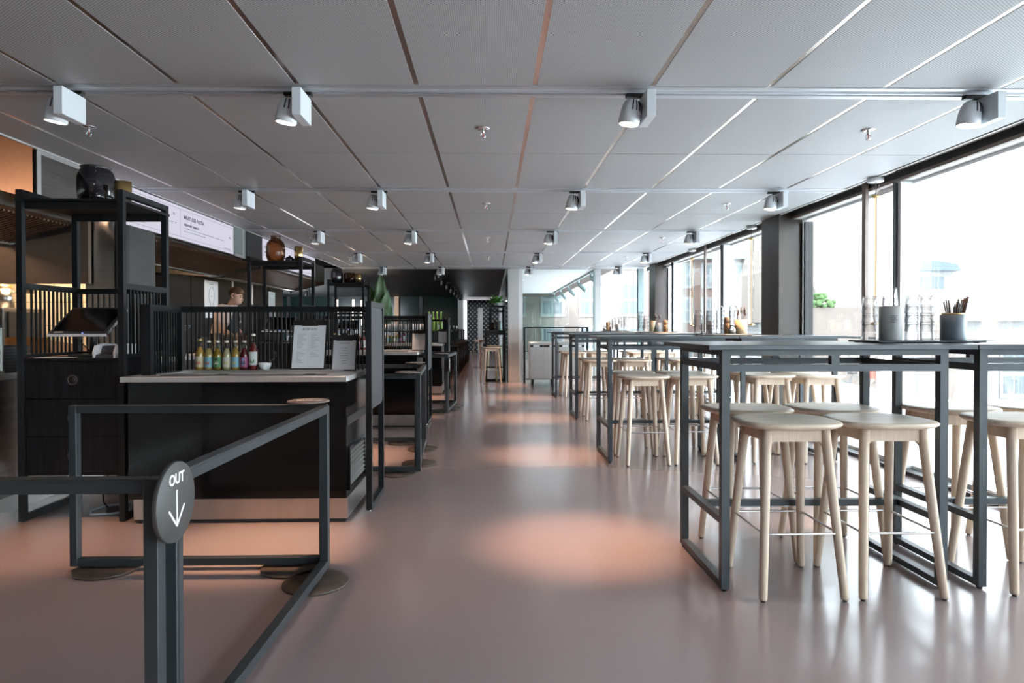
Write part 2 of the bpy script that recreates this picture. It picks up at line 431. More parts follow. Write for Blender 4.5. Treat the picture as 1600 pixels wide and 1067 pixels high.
# steel columns: two flanges and a web
for i, y in enumerate((1.55, 7.09, 12.5)):
    cb = B()
    cb.box(3.13, 3.16, y, y+.46, 0, 2.42)                 # flange towards the room
    cb.box(3.16, 3.355, y, y+.03, 0, 2.42).box(3.16, 3.355, y+.43, y+.46, 0, 2.42)
    cb.box(3.355, 3.385, y, y+.46, 0, 2.42)
    struct('column_%d' % (i+1), cb, 'column')
    struct('trim_%d' % (20+i), B().box(3.385, 3.47, y-.07, y, 0, 2.3), 'mullion')

# glass partition at the far end --------------------------------------------
YG = 13.9
pw = thing('wall_far', 'white post and glazed partition closing the seating area', 'wall', kind='structure')
B().box(.35, .575, YG-.1, YG+.16, 0, 2.5).build('post', 'post', pw)
B().box(.575, .66, YG-.02, YG+.1, 0, 2.5).build('post', 'mullion_w', pw)
B().box(.325, .345, YG-.06, YG+1.2, 0, 2.5).build('glass_fin', 'pane_green', pw)
B().box(2.165, 2.2, YG-.03, YG+.05, 0, 2.5).build('mullion', 'mullion_t', pw)
B().box(2.2, 2.315, YG-.03, YG+.05, 0, 2.5).build('mullion', 'mullion_w', pw)
B().box(3.11, 3.23, YG-.05, YG+.07, 0, 2.5).build('mullion', 'mullion_t', pw)
B().box(.66, 2.165, YG+.0, YG+.012, 0, 2.5).build('glass', 'pane', pw)
B().box(2.315, 3.11, YG+.0, YG+.012, 0, 2.5).build('glass', 'pane', pw)

# ------------------------------------------------------------------ lighting tracks and spots
spot_light_data = bpy.data.lights.new('spot', 'SPOT')
SPOT_W = 165
spot_light_data.energy = SPOT_W; spot_light_data.color = (1, .60, .36); spot_light_data.spot_size = R(37); spot_light_data.spot_blend = 1
spot_light_data.shadow_soft_size = .03

spill_data = bpy.data.lights.new('spot_spill', 'SPOT')          # the wide, weak outer beam of the same lamp
spill_data.energy = 16; spill_data.color = (1, .60, .42); spill_data.spot_size = R(78); spill_data.spot_blend = .7; spill_data.shadow_soft_size = .03
def make_spot():
    t = thing('track_spotlight', '', 'spotlight')
    # adapter, driver box, dome head with cooling slots; local z=0 at the track underside
    B().rbox(-.10, .045, -.017, .017, -.018, 0, .003).build('track_adapter', 'black', t)
    B().rbox(-.022, .024, -.135, .055, -.155, -.018, .003).build('driver_box', 'lamp', t)
    prof = [(0, .125), (.024, .123), (.038, .112), (.047, .09), (.052, .06), (.054, .03), (.054, 0), (.05, -.004), (.0485, -.004), (.0485, .004)]
    head = B().lathe(prof[::-1], n=32)
    h = head.build('lamp_head', 'lamp', t)
    h.location = (-.088, -.015, -.158); h.rotation_euler = (R(2), R(9), 0)
    fb = B()
    for k in range(9):
        a = R(180+k*22.5-90+180)
        x, y = math.cos(a), math.sin(a)
        fb.tube([(.0525*x, .0525*y, .062), (.0482*x, .0482*y, .092), (.039*x, .039*y, .114)], .0032, 6)
    fb.build('cooling_slots', 'fin', h)
    B().lathe([(0, .002), (.0475, .002), (.0475, -.001), (0, -.001)], n=28).build('lens', 'lens', h)
    return t
proto_spot = make_spot()
lamp_x = (-2.13, -.965, .80, 2.58)
where = ('over the drawer cabinets', 'over the counter ends', 'over the walkway side of the tables', 'beside the window wall')
first = True
for r in range(5):
    yc = chan[4+r]
    t = thing('lighting_track', 'aluminium lighting track in the ceiling, %s track counted from where the camera stands' % ORD[r], 'lighting track', (0, yc, HC), 0, 'aluminium lighting tracks')
    sb = B().box(-3.07, 3.13, -.078, -.045, -.005, .002).box(-3.07, 3.13, .045, .078, -.005, .002)
    sb.build('side_flange', 'alu', t)
    B().box(-3.07, 3.13, -.045, .045, -.002, .002).build('channel_bed', 'lamp', t)
    B().box(-3.07, 3.13, -.022, -.012, -.012, -.002).box(-3.07, 3.13, .012, .022, -.012, -.002).box(-3.07, 3.13, -.012, .012, -.005, -.002).build('rail', 'alu', t)
    for i, x in enumerate(lamp_x):
        lab = 'pale grey track spotlight %s on the %s ceiling track' % (where[i], ORD[r])
        if first: o = proto_spot; o.location = (x, yc, HC-.012); first = False
        else: o = dup(proto_spot, (x, yc, HC-.012))
        o['label'] = lab; o['group'] = 'track spotlights under the pale ceiling'
        L = bpy.data.objects.new('spot_lamp', spot_light_data); C.objects.link(L); L.parent = o
        L.location = (-.10, -.016, -.20); L.rotation_euler = (R(4), R(5), 0)
        if r == 4 and i == 2: L.data = spot_light_data.copy(); L.data.energy = 60; continue
        L = bpy.data.objects.new('spot_spill_lamp', spill_data); C.objects.link(L); L.parent = o
        L.location = (-.10, -.016, -.20); L.rotation_euler = (R(2), R(4), 0)
for r in range(1, 4):       # the same tracks continue behind the camera
    for x in lamp_x:
        L = bpy.data.objects.new('spot_lamp_behind', spot_light_data); C.objects.link(L)
        L.location = (x-.1, chan[4-r], HC-.2); L.rotation_euler = (R(4), R(5), 0)

def make_sprinkler():
    t = thing('sprinkler', '', 'sprinkler')
    B().lathe([(.0, 0), (.042, 0), (.042, -.004), (.02, -.008), (0, -.008)][::-1], n=20).build('escutcheon', 'chrome', t)
    b = B().cyl((0, 0, -.03), .007, .024, 10).tube([(.0, 0, -.028), (.016, 0, -.036), (.014, 0, -.05), (0, 0, -.058)], .0028, 6).tube([(.0, 0, -.028), (-.016, 0, -.036), (-.014, 0, -.05), (0, 0, -.058)], .0028, 6)
    b.build('yoke', 'chrome', t)
    B().cyl((0, 0, -.056), .003, .026, 8).build('bulb', 'red', t)
    B().lathe([(0, -.058), (.016, -.058), (.016, -.061), (0, -.061)], n=14).build('deflector', 'chrome', t)
    return t
ps = make_sprinkler(); first = True
for r, y in enumerate((4.04, 6.48, 8.95, 11.4)):
    for i, x in enumerate((-2.44, -.05, 2.34)):
        lab = 'small chrome ceiling sprinkler %s, %s row from the camera' % (('over the service counters', 'over the middle of the walkway', 'over the tall tables')[i], ORD[r])
        if first: o = ps; o.location = (x, y, HC); first = False
        else: o = dup(ps, (x, y, HC))
        o['label'] = lab; o['group'] = 'ceiling sprinklers'

# ------------------------------------------------------------------ tall tables and stools
TZ = 1.09
def make_table(w, name_label, ov, x1):
    """w: width of the top; local origin on the floor at the aisle-side front leg"""
    t = thing('tall_table', name_label, 'table', (0, 0, 0), 0, 'anthracite tall tables')
    d = .64; s = .036
    B().rbox(-ov, -ov+w, -.035, d+.075, TZ-.022, TZ, .002, 1).build('tabletop', 'tabletop', t)
    for x in (0, x1):
        f = B().box(x, x+s, 0, s, .012, TZ-.022).box(x, x+s, d-s, d, .012, TZ-.022).box(x, x+s, s, d-s, .012, .042)
        f.box(x, x+s, s, d-s, .295, .325).box(x, x+s, s, d-s, TZ-.048, TZ-.022).box(x, x+s, s, d-s, .972, 1.003)
        f.build('end_frame', 'tableframe', t)
        gl = B().cyl((x+s/2, .02, 0), .012, .012, 12).cyl((x+s/2, d-.02, 0), .012, .012, 12)
        gl.build('glide', 'rubber', t)
    for y in (0, d-s):
        r = B().box(s, x1, y, y+s*.8, TZ-.048, TZ-.022).box(s, x1, y, y+s*.8, .972, 1.003)
        r.box(x1/2, x1/2+s, y, y+s*.8, 1.003, TZ-.048)
        r.build('apron_rail', 'tableframe', t)
    B().box(s, x1, d/2-.015, d/2+.015, .295, .325).build('foot_bar', 'tableframe', t)
    return t
row_y = (2.861, 5.60, 8.28, 10.93)
row_x = (1.012, 1.0, 1.06, 1.06)
row_name = ('first', 'second', 'third', 'last')
ta = make_table(1.185, 'x', .07, .973); tbl2 = make_table(.93, 'x', .03, .80)
for k in range(4):
    la = 'anthracite tall table at the walkway end of the %s row%s' % (row_name[k], ' counted from the camera' if k < 3 else ' before the steel trolleys')
    lb = 'narrower anthracite tall table at the window end of the %s row%s' % (row_name[k], ' counted from the camera' if k < 3 else ' before the steel trolleys')
    loc1 = (row_x[k], row_y[k], 0); loc2 = (row_x[k]+1.149, row_y[k], 0)
    if k == 0: a, b = ta, tbl2; a.location = loc1; b.location = loc2
    else: a, b = dup(ta, loc1), dup(tbl2, loc2)
    a['label'] = la; b['label'] = lb

def seat_mesh():
    a, b, n, N = .222, .190, 3.0, 56
    vs = []; fs = []
    rings = [(.0, .0), (.35, .0), (.62, .0), (.80, .0), (.91, .0), (.965, -.0035), (1.0, -.011), (.985, -.019), (.93, -.026), (.84, -.03), (.5, -.03), (.0, -.03)]
    def dish(f, c, s_):
        x = a*f*c; y = b*f*s_
        return .004*(x/a)**2*1.4 + .004*(y/b)**2 - .004
    for (f, z) in rings:
        if f == 0.: vs.append((0, 0, z-.004 if z > -.01 else z)); continue
        for k in range(N):
            t = 2*PI*k/N
            c = math.copysign(abs(math.cos(t))**(2/n), math.cos(t)); s_ = math.copysign(abs(math.sin(t))**(2/n), math.sin(t))
            # slightly wider towards the front edge
            wx = a*f*c*(1-.06*s_*f)
            vs.append((wx, b*f*s_, z+dish(f, c, s_)))
    idx = 1
    for k in range(N): fs.append((0, idx+k, idx+(k+1) % N))
    R_ = len(rings)-2
    for i in range(R_-1):
        for k in range(N):
            fs.append((idx+i*N+k, idx+(i+1)*N+k, idx+(i+1)*N+(k+1) % N, idx+i*N+(k+1) % N))
    last = len(vs)-1
    for k in range(N): fs.append((last, idx+(R_-1)*N+(k+1) % N, idx+(R_-1)*N+k))
    return B().add(vs, fs, True)
def make_stool():
    t = thing('bar_stool', '', 'stool')
    s = seat_mesh().build('seat', 'oak_seat', t); s.location = (0, 0, .752)
    tops = (.128, .118); feet = (.176, .200)
    for sx in (-1, 1):
        for sy in (-1, 1):
            p0 = Vector((sx*feet[0], sy*feet[1], .008)); p1 = Vector((sx*tops[0], sy*tops[1], .724))
            l = B().tube([p0, p0.lerp(p1, .01), p0.lerp(p1, .25), p0.lerp(p1, .5), p0.lerp(p1, .75), p1], .0165, 14, r2=.0215).build('leg', 'oak', t)
            B().cyl((p0.x, p0.y, 0), .009, .009, 10).build('glide', 'rubber', l)
    ap = B()
    ap.box(-.125, .125, -.128, -.108, .668, .724).box(-.125, .125, .108, .128, .668, .724)
    ap.box(-.138, -.118, -.11, .11, .668, .724).box(.118, .138, -.11, .11, .668, .724)
    for sx in (-1, 1):
        for sy in (-1, 1):
            ap.prism([(sx*.128, .636), (sx*.098, .669), (sx*.128, .669)], sy*.118-.009, sy*.118+.009, 'y')
    ap.build('apron', 'oak', t)
    z = .28; rx, ry = .162, .176; c = .02; pts = []
    for (cx, cy, a0) in ((rx-c, ry-c, 0), (-rx+c, ry-c, 90), (-rx+c, -ry+c, 180), (rx-c, -ry+c, 270)):
        for q in range(5):
            a = R(a0+q*22.5); pts.append((cx+c*math.cos(a), cy+c*math.sin(a), z))
    B().tube(pts, .0055, 8, closed=True).build('foot_rail', 'chrome', t)
    return t
st = make_stool(); first = True
def stool(x, y, rz, label):
    global first
    if first: o = st; o.location = (x, y, 0); o.rotation_euler = (0, 0, rz); first = False
    else: o = dup(st, (x, y, 0), rz)
    o['label'] = label; o['group'] = 'oak bar stools at the tall tables'
spots = [ # dx, dy from the front aisle-side leg, side, place
    (.316, .094, 0, 'camera side, next to the walkway'), (.747, .096, 0, 'camera side, second from the walkway'),
    (.323, .54, 180, 'far side, next to the walkway'), (.773, .545, 180, 'far side, second from the walkway'),
    (1.43, .13, 0, 'camera side, third from the walkway'), (1.40, .55, 180, 'far side, third from the walkway'),
    (1.84, .56, 180, 'far side, nearest the window'), (1.86, .10, 0, 'camera side, nearest the window')]
for k in range(4):
    for j, (dx, dy, rz, pl) in enumerate(spots):
        if k == 0 and j == 7: continue
        jx, jy, jr = (0, 0, 0) if k == 0 else (random.uniform(-.015, .015), random.uniform(-.03, .02), random.uniform(-4, 4))
        stool(1.012+(row_x[k]-1.012)+dx+jx, row_y[k]+dy+jy, R(rz+jr), 'oak bar stool at the %s table row, %s' % (row_name[k], pl))

# ------------------------------------------------------------------ things on the tall tables
def glass_mesh():
    # tumbler standing upside down: wide rim below, narrow base above
    p = [(.039, 0), (.0395, .004), (.036, .045), (.033, .082), (.031, .088), (0, .088), (0, .080), (.029, .080), (.032, .045), (.0365, .004), (.039, 0)]
    return B().lathe(p, n=20).mesh('drinking_glass', 'tumbler')
gm = glass_mesh()
def stack(x, y, n, z, what, grp):
    for i in range(n):
        o = bpy.data.objects.new('drinking_glass', gm); C.objects.link(o); o.location = (x, y, z+.0435*i)
        tag(o, 'clear tumbler, %s of %s' % (('bottom one', 'second up', 'third up', 'fourth up', 'fifth up')[i] if i < n-1 else 'top one', what), 'glass', grp)
def tray(x, y, w, d, label):
    t = thing('tray', label, 'tray', (x, y, TZ))
    B().rbox(-w/2, w/2, -d/2, d/2, .003, .012, .003, 1).build('tray_board', 'tabletop', t)
    b = B()
    for sx in (-1, 1):
        for sy in (-1, 1): b.cyl((sx*(w/2-.03), sy*(d/2-.03), 0), .012, .003, 10)
    b.build('foot_pads', 'rubber', t)
def holder(x, y, z, r, h, mat, label, kind, n, grp='utensil pots on the tall tables'):
    p = thing('utensil_pot', label, 'pot', (x, y, z), 0, grp)
    B().lathe([(r*.98, 0), (r, .004), (r, h), (r-.006, h), (r-.006, .01), (0, .01)], n=28).build('pot_body', mat, p)
    if kind == 'straw':
        B().lathe([(r-.006, h), (r-.006, h+.008), (r-.010, h+.008), (r-.010, h)], n=28).build('pot_rim', 'brass', p)
    for i in range(n):
        a = random.uniform(0, 2*PI); q = random.uniform(.1, .75)*(r-.012); a2 = a+random.uniform(-.4, .4); q2 = (r-.012)*random.uniform(.9, 1.25)
        b0 = Vector((q*math.cos(a)*.3, q*math.sin(a)*.3, .012)); hh = h+random.uniform(.035, .075)
        b1 = Vector((q2*math.cos(a2)*.75, q2*math.sin(a2)*.75, hh))
        if kind == 'straw' and i < n-3:
            o = B().tube([b0, b1], .003, 6).build('pencil_straw', 'straw', None)
            lab = 'thin dark skewer standing in the blue-grey pot'; cat = 'skewer'; nm = 'skewers in the blue-grey pot'
            o.name = 'skewer'
        elif kind == 'straw':
            d = (b1-b0).normalized(); b1 = b1+d*.03+Vector((.02, 0, 0)); k = i-(n-3)
            b0 = Vector((.012+.006*k, -.02+.02*k, .012)); b1 = Vector((.055+.004*k, -.022+.022*k, h+.085-.006*k))
            o = B().tube([b0, b0.lerp(b1, .5), b1], .007, 6).build('table_knife', 'cutlery', None)
            lab = 'broad dark knife handle leaning out of the blue-grey pot'; cat = 'knife'; nm = 'knives in the blue-grey pot'
        else:
            o = B().tube([b0, b0.lerp(b1, .6), b1], .0026, 6).build('fork', 'cutlery', None)
            hb = B(); dr = (b1-b0).normalized()
            hb.tube([b1-dr*.004, b1+dr*.014, b1+dr*.032, b1+dr*.045], .008, 8, r2=.004)
            hd_ = hb.build('fork_head', 'cutlery', o)
            lab = 'dark metal cutlery piece standing in the %s' % grp; cat = 'cutlery'; nm = 'cutlery in the %s' % grp
        o.location = (x, y, z); tag(o, lab, cat, nm)
def mill(x, y, z, r, h, label):
    m = thing('pepper_mill', label, 'mill', (x, y, z), 0, 'wooden mills on the tall tables')
    B().lathe([(r, 0), (r, h*.62), (r*.96, h*.635)], n=22).build('mill_body', 'mill', m)
    B().lathe([(r*.9, h*.635), (r, h*.65), (r, h*.97), (r*.9, h), (0, h)], n=22).build('mill_head', 'mill', m)
def jar(x, y, z, r, h, label):
    j = thing('salt_jar', label, 'jar', (x, y, z), 0, 'small jars on the tall tables')
    B().lathe([(r*.95, 0), (r, .004), (r, h*.6), (r*.6, h*.8), (r*.62, h), (r*.55, h), (r*.55, h*.8), (r*.93, h*.6), (r*.93, .004), (0, .003)], n=20).build('jar_glass', 'clearjar', j)
    B().lathe([(0, .005), (r*.9, .005), (r*.9, h*.5), (0, h*.52)], n=20).build('salt', 'salt', j)
    B().lathe([(r*.66, h), (r*.66, h+.012), (0, h+.012)], n=20).build('jar_lid', 'chrome', j)
def cup(x, y, z, r, h, mat, label, tilt=0.):
    b = B().lathe([(r*.78, 0), (r, h), (r-.003, h), (r*.76, .004), (0, .004)], n=22)
    o = one('paper_cup', b, mat, label, 'cup', None, (x, y, z)); o.rotation_euler = (0, tilt, 0)
zt = TZ+.0125
tray(2.09, 3.2, .52, .27, 'dark grey serving tray carrying tumblers and pots on the first table row')
stack(1.905, 3.27, 4, zt, 'the stack at the walkway end of the first tray', 'tumblers on the first table row')
stack(2.025, 3.30, 5, zt, 'the tall stack behind the grey pot', 'tumblers on the first table row')
stack(2.055, 3.16, 4, zt, 'the stack just right of the grey pot', 'tumblers on the first table row')
stack(2.145, 3.2, 4, zt, 'the stack beside the blue-grey pot', 'tumblers on the first table row')
p = thing('concrete_pot', 'pale grey concrete pot with small print among the tumblers', 'pot', (1.925, 3.13, zt))
B().lathe([(.048, 0), (.05, .004), (.05, .165), (.044, .165), (.044, .01), (0, .01)], n=30).build('pot_body', 'pot_grey', p)
pb = B()
for i, w in enumerate((.03, .024, .028, .02)):
    for q in range(4):
        a = R(-118+q*9*w/.03); pb.cbox((.0502*math.cos(a), .0502*math.sin(a), .118-.010*i), (.0045, .0045, .003))
pb.build('printed_lines', 'ink', p)
holder(2.225, 3.12, zt, .054, .122, 'pot_blue', 'blue-grey ceramic pot with gold rim full of skewers and knives', 'straw', 26)

y = 5.92
tray(2.10, y, .48, .26, 'dark tray with beige cutlery pot and jar on the second table row')
stack(1.885, y+.03, 4, zt, 'the outer stack at the walkway end of the second tray', 'tumblers on the second table row')
stack(1.965, y-.06, 4, zt, 'the second stack from the walkway, second tray', 'tumblers on the second table row')
stack(2.065, y-.03, 5, zt, 'the tall stack left of the wooden mill', 'tumblers on the second table row')
stack(2.22, y+.075, 5, zt, 'the stack behind the beige cutlery pot', 'tumblers on the second table row')
cup(2.005, y+.05, zt, .03, .12, 'shirt', 'pinkish paper cup between the tumbler stacks')
mill(2.145, y+.04, zt, .03, .155, 'wooden mill behind the salt jar and beside the beige pot')
jar(2.16, y-.075, zt, .034, .075, 'squat glass salt jar in front of the wooden mill')
holder(2.255, y-.03, zt, .055, .132, 'pot_beige', 'beige stoneware pot of cutlery on the second table row', 'fork', 9, 'beige pot')

y = 8.6
tray(2.14, y, .46, .26, 'dark tray with grey cutlery pot on the third table row')
stack(1.965, y, 5, zt, 'the stack at the walkway end of the third tray', 'tumblers on the third table row')
stack(2.05, y+.05, 4, zt, 'the stack behind the tilted cup', 'tumblers on the third table row')
cup(2.09, y-.06, zt+.008, .033, .14, 'pot_beige', 'tall tapered sand-coloured cup tilted beside the grey pot', R(10))
holder(2.19, y, zt, .05, .125, 'pot_blue', 'grey ceramic pot of cutlery on the third table row', 'fork', 8, 'grey pot')
mill(2.285, y-.02, zt, .03, .155, 'light brown wooden mill right of the grey cutlery pot')

y = 11.25
tray(2.12, y, .46, .26, 'dark tray with mill and tumblers on the last table row')
stack(2.10, y, 4, zt, 'the stack right of the last small mill', 'tumblers on the last table row')
stack(2.22, y+.03, 4, zt, 'the middle stack on the last tray', 'tumblers on the last table row')
stack(2.305, y, 5, zt, 'the window-end stack on the last tray', 'tumblers on the last table row')
cup(2.165, y-.05, zt, .035, .12, 'pot_grey', 'grey cup between tumbler stacks on the last tray')
mill(2.0, y, zt, .03, .15, 'small brown mill on the last table row')
jar(1.945, y-.02, zt, .03, .075, 'small glass jar at the walkway end of the last tray')
holder(2.035, y+.06, zt, .03, .07, 'black', 'small black pot with dark skewers on the last table row', 'fork', 4, 'small black pot')

# ------------------------------------------------------------------ pendant tube lamps along the windows
for i, (yy, px) in enumerate(((5.33, 3.15), (7.9, 3.15), (10.25, 3.15))):
    t = thing('pendant_tube_lamp', 'vertical glass tube lamp with warm filament hanging at the window, %s from the camera' % ORD[i], 'lamp', (px, yy, 0), 0, 'window tube lamps')
    B().lathe([(.0, 2.352), (.058, 2.352), (.06, 2.356), (.06, 2.385), (0, 2.385)], n=28).build('canopy', 'mullion_w', t)
    B().tube([(0, 0, 2.352), (.004, 0, 2.3), (0, 0, 2.25)], .0035, 6).build('cable', 'black', t)
    w = B()
    for a in (0, 120, 240): w.tube([(.03*math.cos(R(a)), .03*math.sin(R(a)), 2.352), (.026*math.cos(R(a)), .026*math.sin(R(a)), 2.245)], .0008, 4)
    w.build('suspension_wire', 'chrome', t)
    for z in (2.225, 1.185): B().cyl((0, 0, z), .03, .02, 18).tube([(.028, 0, z+.01), (.045, 0, z+.01)], .006, 8).build('end_cap', 'brass', t)
    B().lathe([(.034, 1.205), (.034, 2.225)], n=20).build('glass_tube', 'tubeglass', t)
    B().cyl((0, 0, 1.207), .0042, 1.016, 8).build('filament', 'tube', t)

# ------------------------------------------------------------------ service stations on the left
ST = 3.72
plc = ('nearest the camera', 'in the middle', 'furthest along the room')
def frame_loop(b, x, y0, y1, z0, z1, s=.035, d=None):
    d = d or s
    b.box(x, x+s, y0, y0+d, z0, z1).box(x, x+s, y1-d, y1, z0, z1).box(x, x+s, y0+d, y1-d, z1-d, z1).box(x, x+s, y0+d, y1-d, z0, z0+d)
    return b

def make_shelf_unit():
    t = thing('shelf_unit', '', 'shelf', (0, 0, 0), 0, 'black steel shelf frames')
    x0, x1, y0, y1 = -2.845, -2.245, 3.985, 4.545
    for x in (x0, x1): frame_loop(B(), x, y0, y1, .004, 2.0).build('side_frame', 'steelframe', t)
    B().box(x0-.005, x1+.04, y0-.005, y1+.005, 1.93, 1.945).box(x0+.035, x1, y0+.03, y0+.05, 1.89, 1.93).box(x0+.035, x1, y1-.05, y1-.03, 1.89, 1.93).build('top_shelf', 'steelframe', t)
    B().box(x0+.035, x1, y1-.035, y1, 1.40, 1.435).build('back_rail', 'steelframe', t); B().box(x0+.035, x1, y1-.035, y1, .99, 1.01).build('lower_rail', 'steelframe', t)
    bb = B()
    for k in range(14): bb.box(x0+.05+.038*k, x0+.058+.038*k, y1-.025, y1-.015, 1.01, 1.40)
    bb.build('back_bars', 'steelframe', t)
    for x, n in ((x0, 'side_screen'), (x1, 'side_screen')):
        s = B().box(x, x+.035, y0+.035, y1-.035, 1.405, 1.44).box(x, x+.035, y0+.035, y1-.035, .99, 1.01)
        for k in range(10): s.box(x+.012, x+.022, y0+.10+.04*k, y0+.11+.04*k, 1.01, 1.405)
        s.build(n, 'steelframe', t)
    return t
def make_drawers():
    t = thing('drawer_cabinet', '', 'cabinet', (0, 0, 0), 0, 'black drawer cabinets')
    x0, x1, y0, y1 = -2.808, -2.247, 4.0, 4.505
    B().box(x0, x1, y0+.02, y1, .275, .972).build('cabinet_body', 'ash_black', t)
    B().box(x0-.0, x1+.0, y0-.004, y1+.0, .972, .986).build('cabinet_top', 'ash_black', t)
    h = (.970-.285)/3
    for k in range(3):
        d = B().rbox(x0+.004, x1-.004, y0, y0+.019, .285+h*k+.002, .285+h*(k+1)-.002, .0015, 1).build('drawer', 'ash_black', t)
        cx, cz = (x0+x1)/2, .285+h*(k+.5)
        B().lathe([(.021, .004), (.0235, -.003), (.031, -.004), (.034, .004)], (cx, y0, cz), 28, axis='y').build('finger_ring', 'ring', d)
        B().lathe([(0, -.0012), (.0215, -.0012), (.0215, .003), (0, .003)], (cx, y0, cz), 24, axis='y').build('finger_hole', 'black', d)
    return t
def make_counter():
    t = thing('service_counter', '', 'counter', (0, 0, 0), 0, 'black service counters')
    B().box(-2.155, -.868, 3.925, 4.60, .15, .845).build('counter_body', 'gloss_black', t)
    B().rbox(-2.185, -.856, 3.895, 4.62, .848, .88, .002, 1).build('worktop', 'steel_pale', t)
    B().box(-2.135, -.865, 3.94, 4.58, .025, .148).build('kick_plate', 'steel_kick', t)
    B().box(-2.12, -.88, 3.96, 4.56, .0, .025).build('plinth', 'rubber', t)
    # recessed serving rail with a raised steel back ledge
    B().box(-2.02, -.98, 4.285, 4.44, .88, .891).box(-2.02, -2.0, 3.99, 4.285, .88, .888).box(-1.0, -.98, 3.99, 4.285, .88, .888).build('back_ledge', 'steel_pale', t)
    g = B().box(-2.0, -1.0, 3.99, 4.10, .8805, .8835)
    g.build('drip_tray', 'black', t)
    g = B()
    for k in range(70):
        x = -1.995+.0142*k
        if 22 <= k <= 27 or 60 <= k <= 64: continue
        g.box(x, x+.008, 4.0, 4.085, .8835, .8865)
    g.build('drip_grate', 'steel_pale', t)
    v = B().box(-.868, -.856, 3.97, 4.46, .185, .205).box(-.868, -.856, 3.97, 4.46, .43, .45).box(-.868, -.856, 3.97, 3.99, .205, .43).box(-.868, -.856, 4.44, 4.46, .205, .43)
    v.build('vent_frame', 'gloss_black', t)
    v = B()
    for k in range(8):
        z = .212+.027*k; v.prism([(-.867, z+.010), (-.856, z), (-.856, z+.003), (-.867, z+.013)], 3.99, 4.44, 'y')
    v.build('vent_louvres', 'steel', t)
    B().box(-.868, -.865, 3.95, 4.58, .58, .63).build('side_strip', 'black', t)
    B().box(-.8685, -.867, 3.99, 4.44, .205, .43).build('vent_backing', 'black', t)
    return t
def make_screen():
    t = thing('slatted_screen', '', 'screen', (0, 0, 0), 0, 'black slatted screens')
    z0, zt_ = .881, 1.312
    fr = B().box(-2.13, -2.075, 4.03, 4.075, z0, zt_).box(-2.12, -2.085, 4.075, 4.445, zt_-.04, zt_).box(-2.125, -2.08, 4.445, 4.49, z0, zt_)
    fr.box(-2.08, -.82, 4.45, 4.485, zt_-.04, zt_).box(-.845, -.805, 4.45, 4.485, z0, zt_)
    fr.build('screen_frame', 'steelframe', t)
    s = B()
    for k in range(43): s.box(-2.055+.0287*k, -2.047+.0287*k, 4.462, 4.472, z0, zt_-.04)
    s.build('back_bars', 'steelframe', t)
    s = B()
    for k in range(10): s.box(-2.107, -2.098, 4.10+.034*k, 4.108+.034*k, z0, zt_-.04)
    s.build('side_bars', 'steelframe', t)
    return t
def make_end_panel():
    t = thing('end_panel', '', 'screen', (0, 0, 0), 0, 'grey slatted end panels')
    frame_loop(B(), -.795, 4.155, 4.64, .012, 1.335, .036).build('panel_frame', 'steelframe', t)
    s = B().box(-.785, -.769, 4.191, 4.604, .645, .66).box(-.785, -.769, 4.191, 4.604, 1.285, 1.299)
    for k in range(23): s.box(-.784, -.764, 4.192+.0179*k, 4.207+.0179*k, .66, 1.285)
    s.build('slat_panel', 'slats', t)
    B().cyl((-.777, 4.173, 0), .012, .012, 10).cyl((-.777, 4.622, 0), .012, .012, 10).build('glide', 'chrome', t)
    return t
def make_pos():
    """till screen leaning back on a stand; local origin under the stand, screen faces -y"""
    t = thing('till_screen', '', 'till', (0, 0, 0), 0, 'till screens')
    s = B().rbox(-.175, .175, -.012, .012, -.15, .15, .006, 2).build('screen_body', 'darkplastic', t)
    s.location = (0, 0, .222); s.rotation_euler = (R(-56), 0, 0)
    B().box(-.155, .155, -.0135, -.0118, -.125, .13).build('display', 'screen', s)
    B().box(-.176, .176, -.008, .008, -.153, -.148).build('bezel_edge', 'whiteplastic', s)
    B().box(.172, .177, -.01, .01, -.148, .148).build('bezel_edge', 'chrome', s)
    B().box(-.14, -.09, -.0145, -.013, -.143, -.130).build('sticker', 'shirt', s)
    B().box(.03, .038, -.013, -.0118, -.1485, -.144).build('power_light', 'led_blue', s)
    b = B().rbox(-.10, .10, -.06, .10, 0, .018, .006, 2).tube([(0, .03, .012), (0, .045, .12), (0, .02, .21)], .02, 12)
    b.build('stand', 'black', t)
    B().tube([(-.03, .03, .17), (-.08, .03, .10), (-.03, .06, .03), (.02, .10, .012)], .004, 6).build('cable', 'black', t)
    return t
def make_reader():
    t = thing('card_reader', '', 'card reader', (0, 0, 0), 0, 'white card readers')
    sh = [(-.10, 0), (-.105, .03), (-.085, .075), (-.03, .088), (.09, .08), (.10, .0)]
    B().prism([(y, z) for (y, z) in sh], -.075, -.062, 'x').prism([(y, z) for (y, z) in sh], .062, .075, 'x').build('side_shell', 'whiteplastic', t)
    B().prism([(-.10, 0), (-.09, .018), (-.05, .028), (-.035, .07), (.08, .072), (.095, 0)], -.062, .062, 'x').build('reader_body', 'darkplastic', t)
    k = B()
    for i in range(3):
        for j in range(3): k.cbox((-.03+.03*i, -.083+.012*j, .022+.0032*j), (.016, .008, .004))
    k.build('keypad', 'ring', t)
    return t
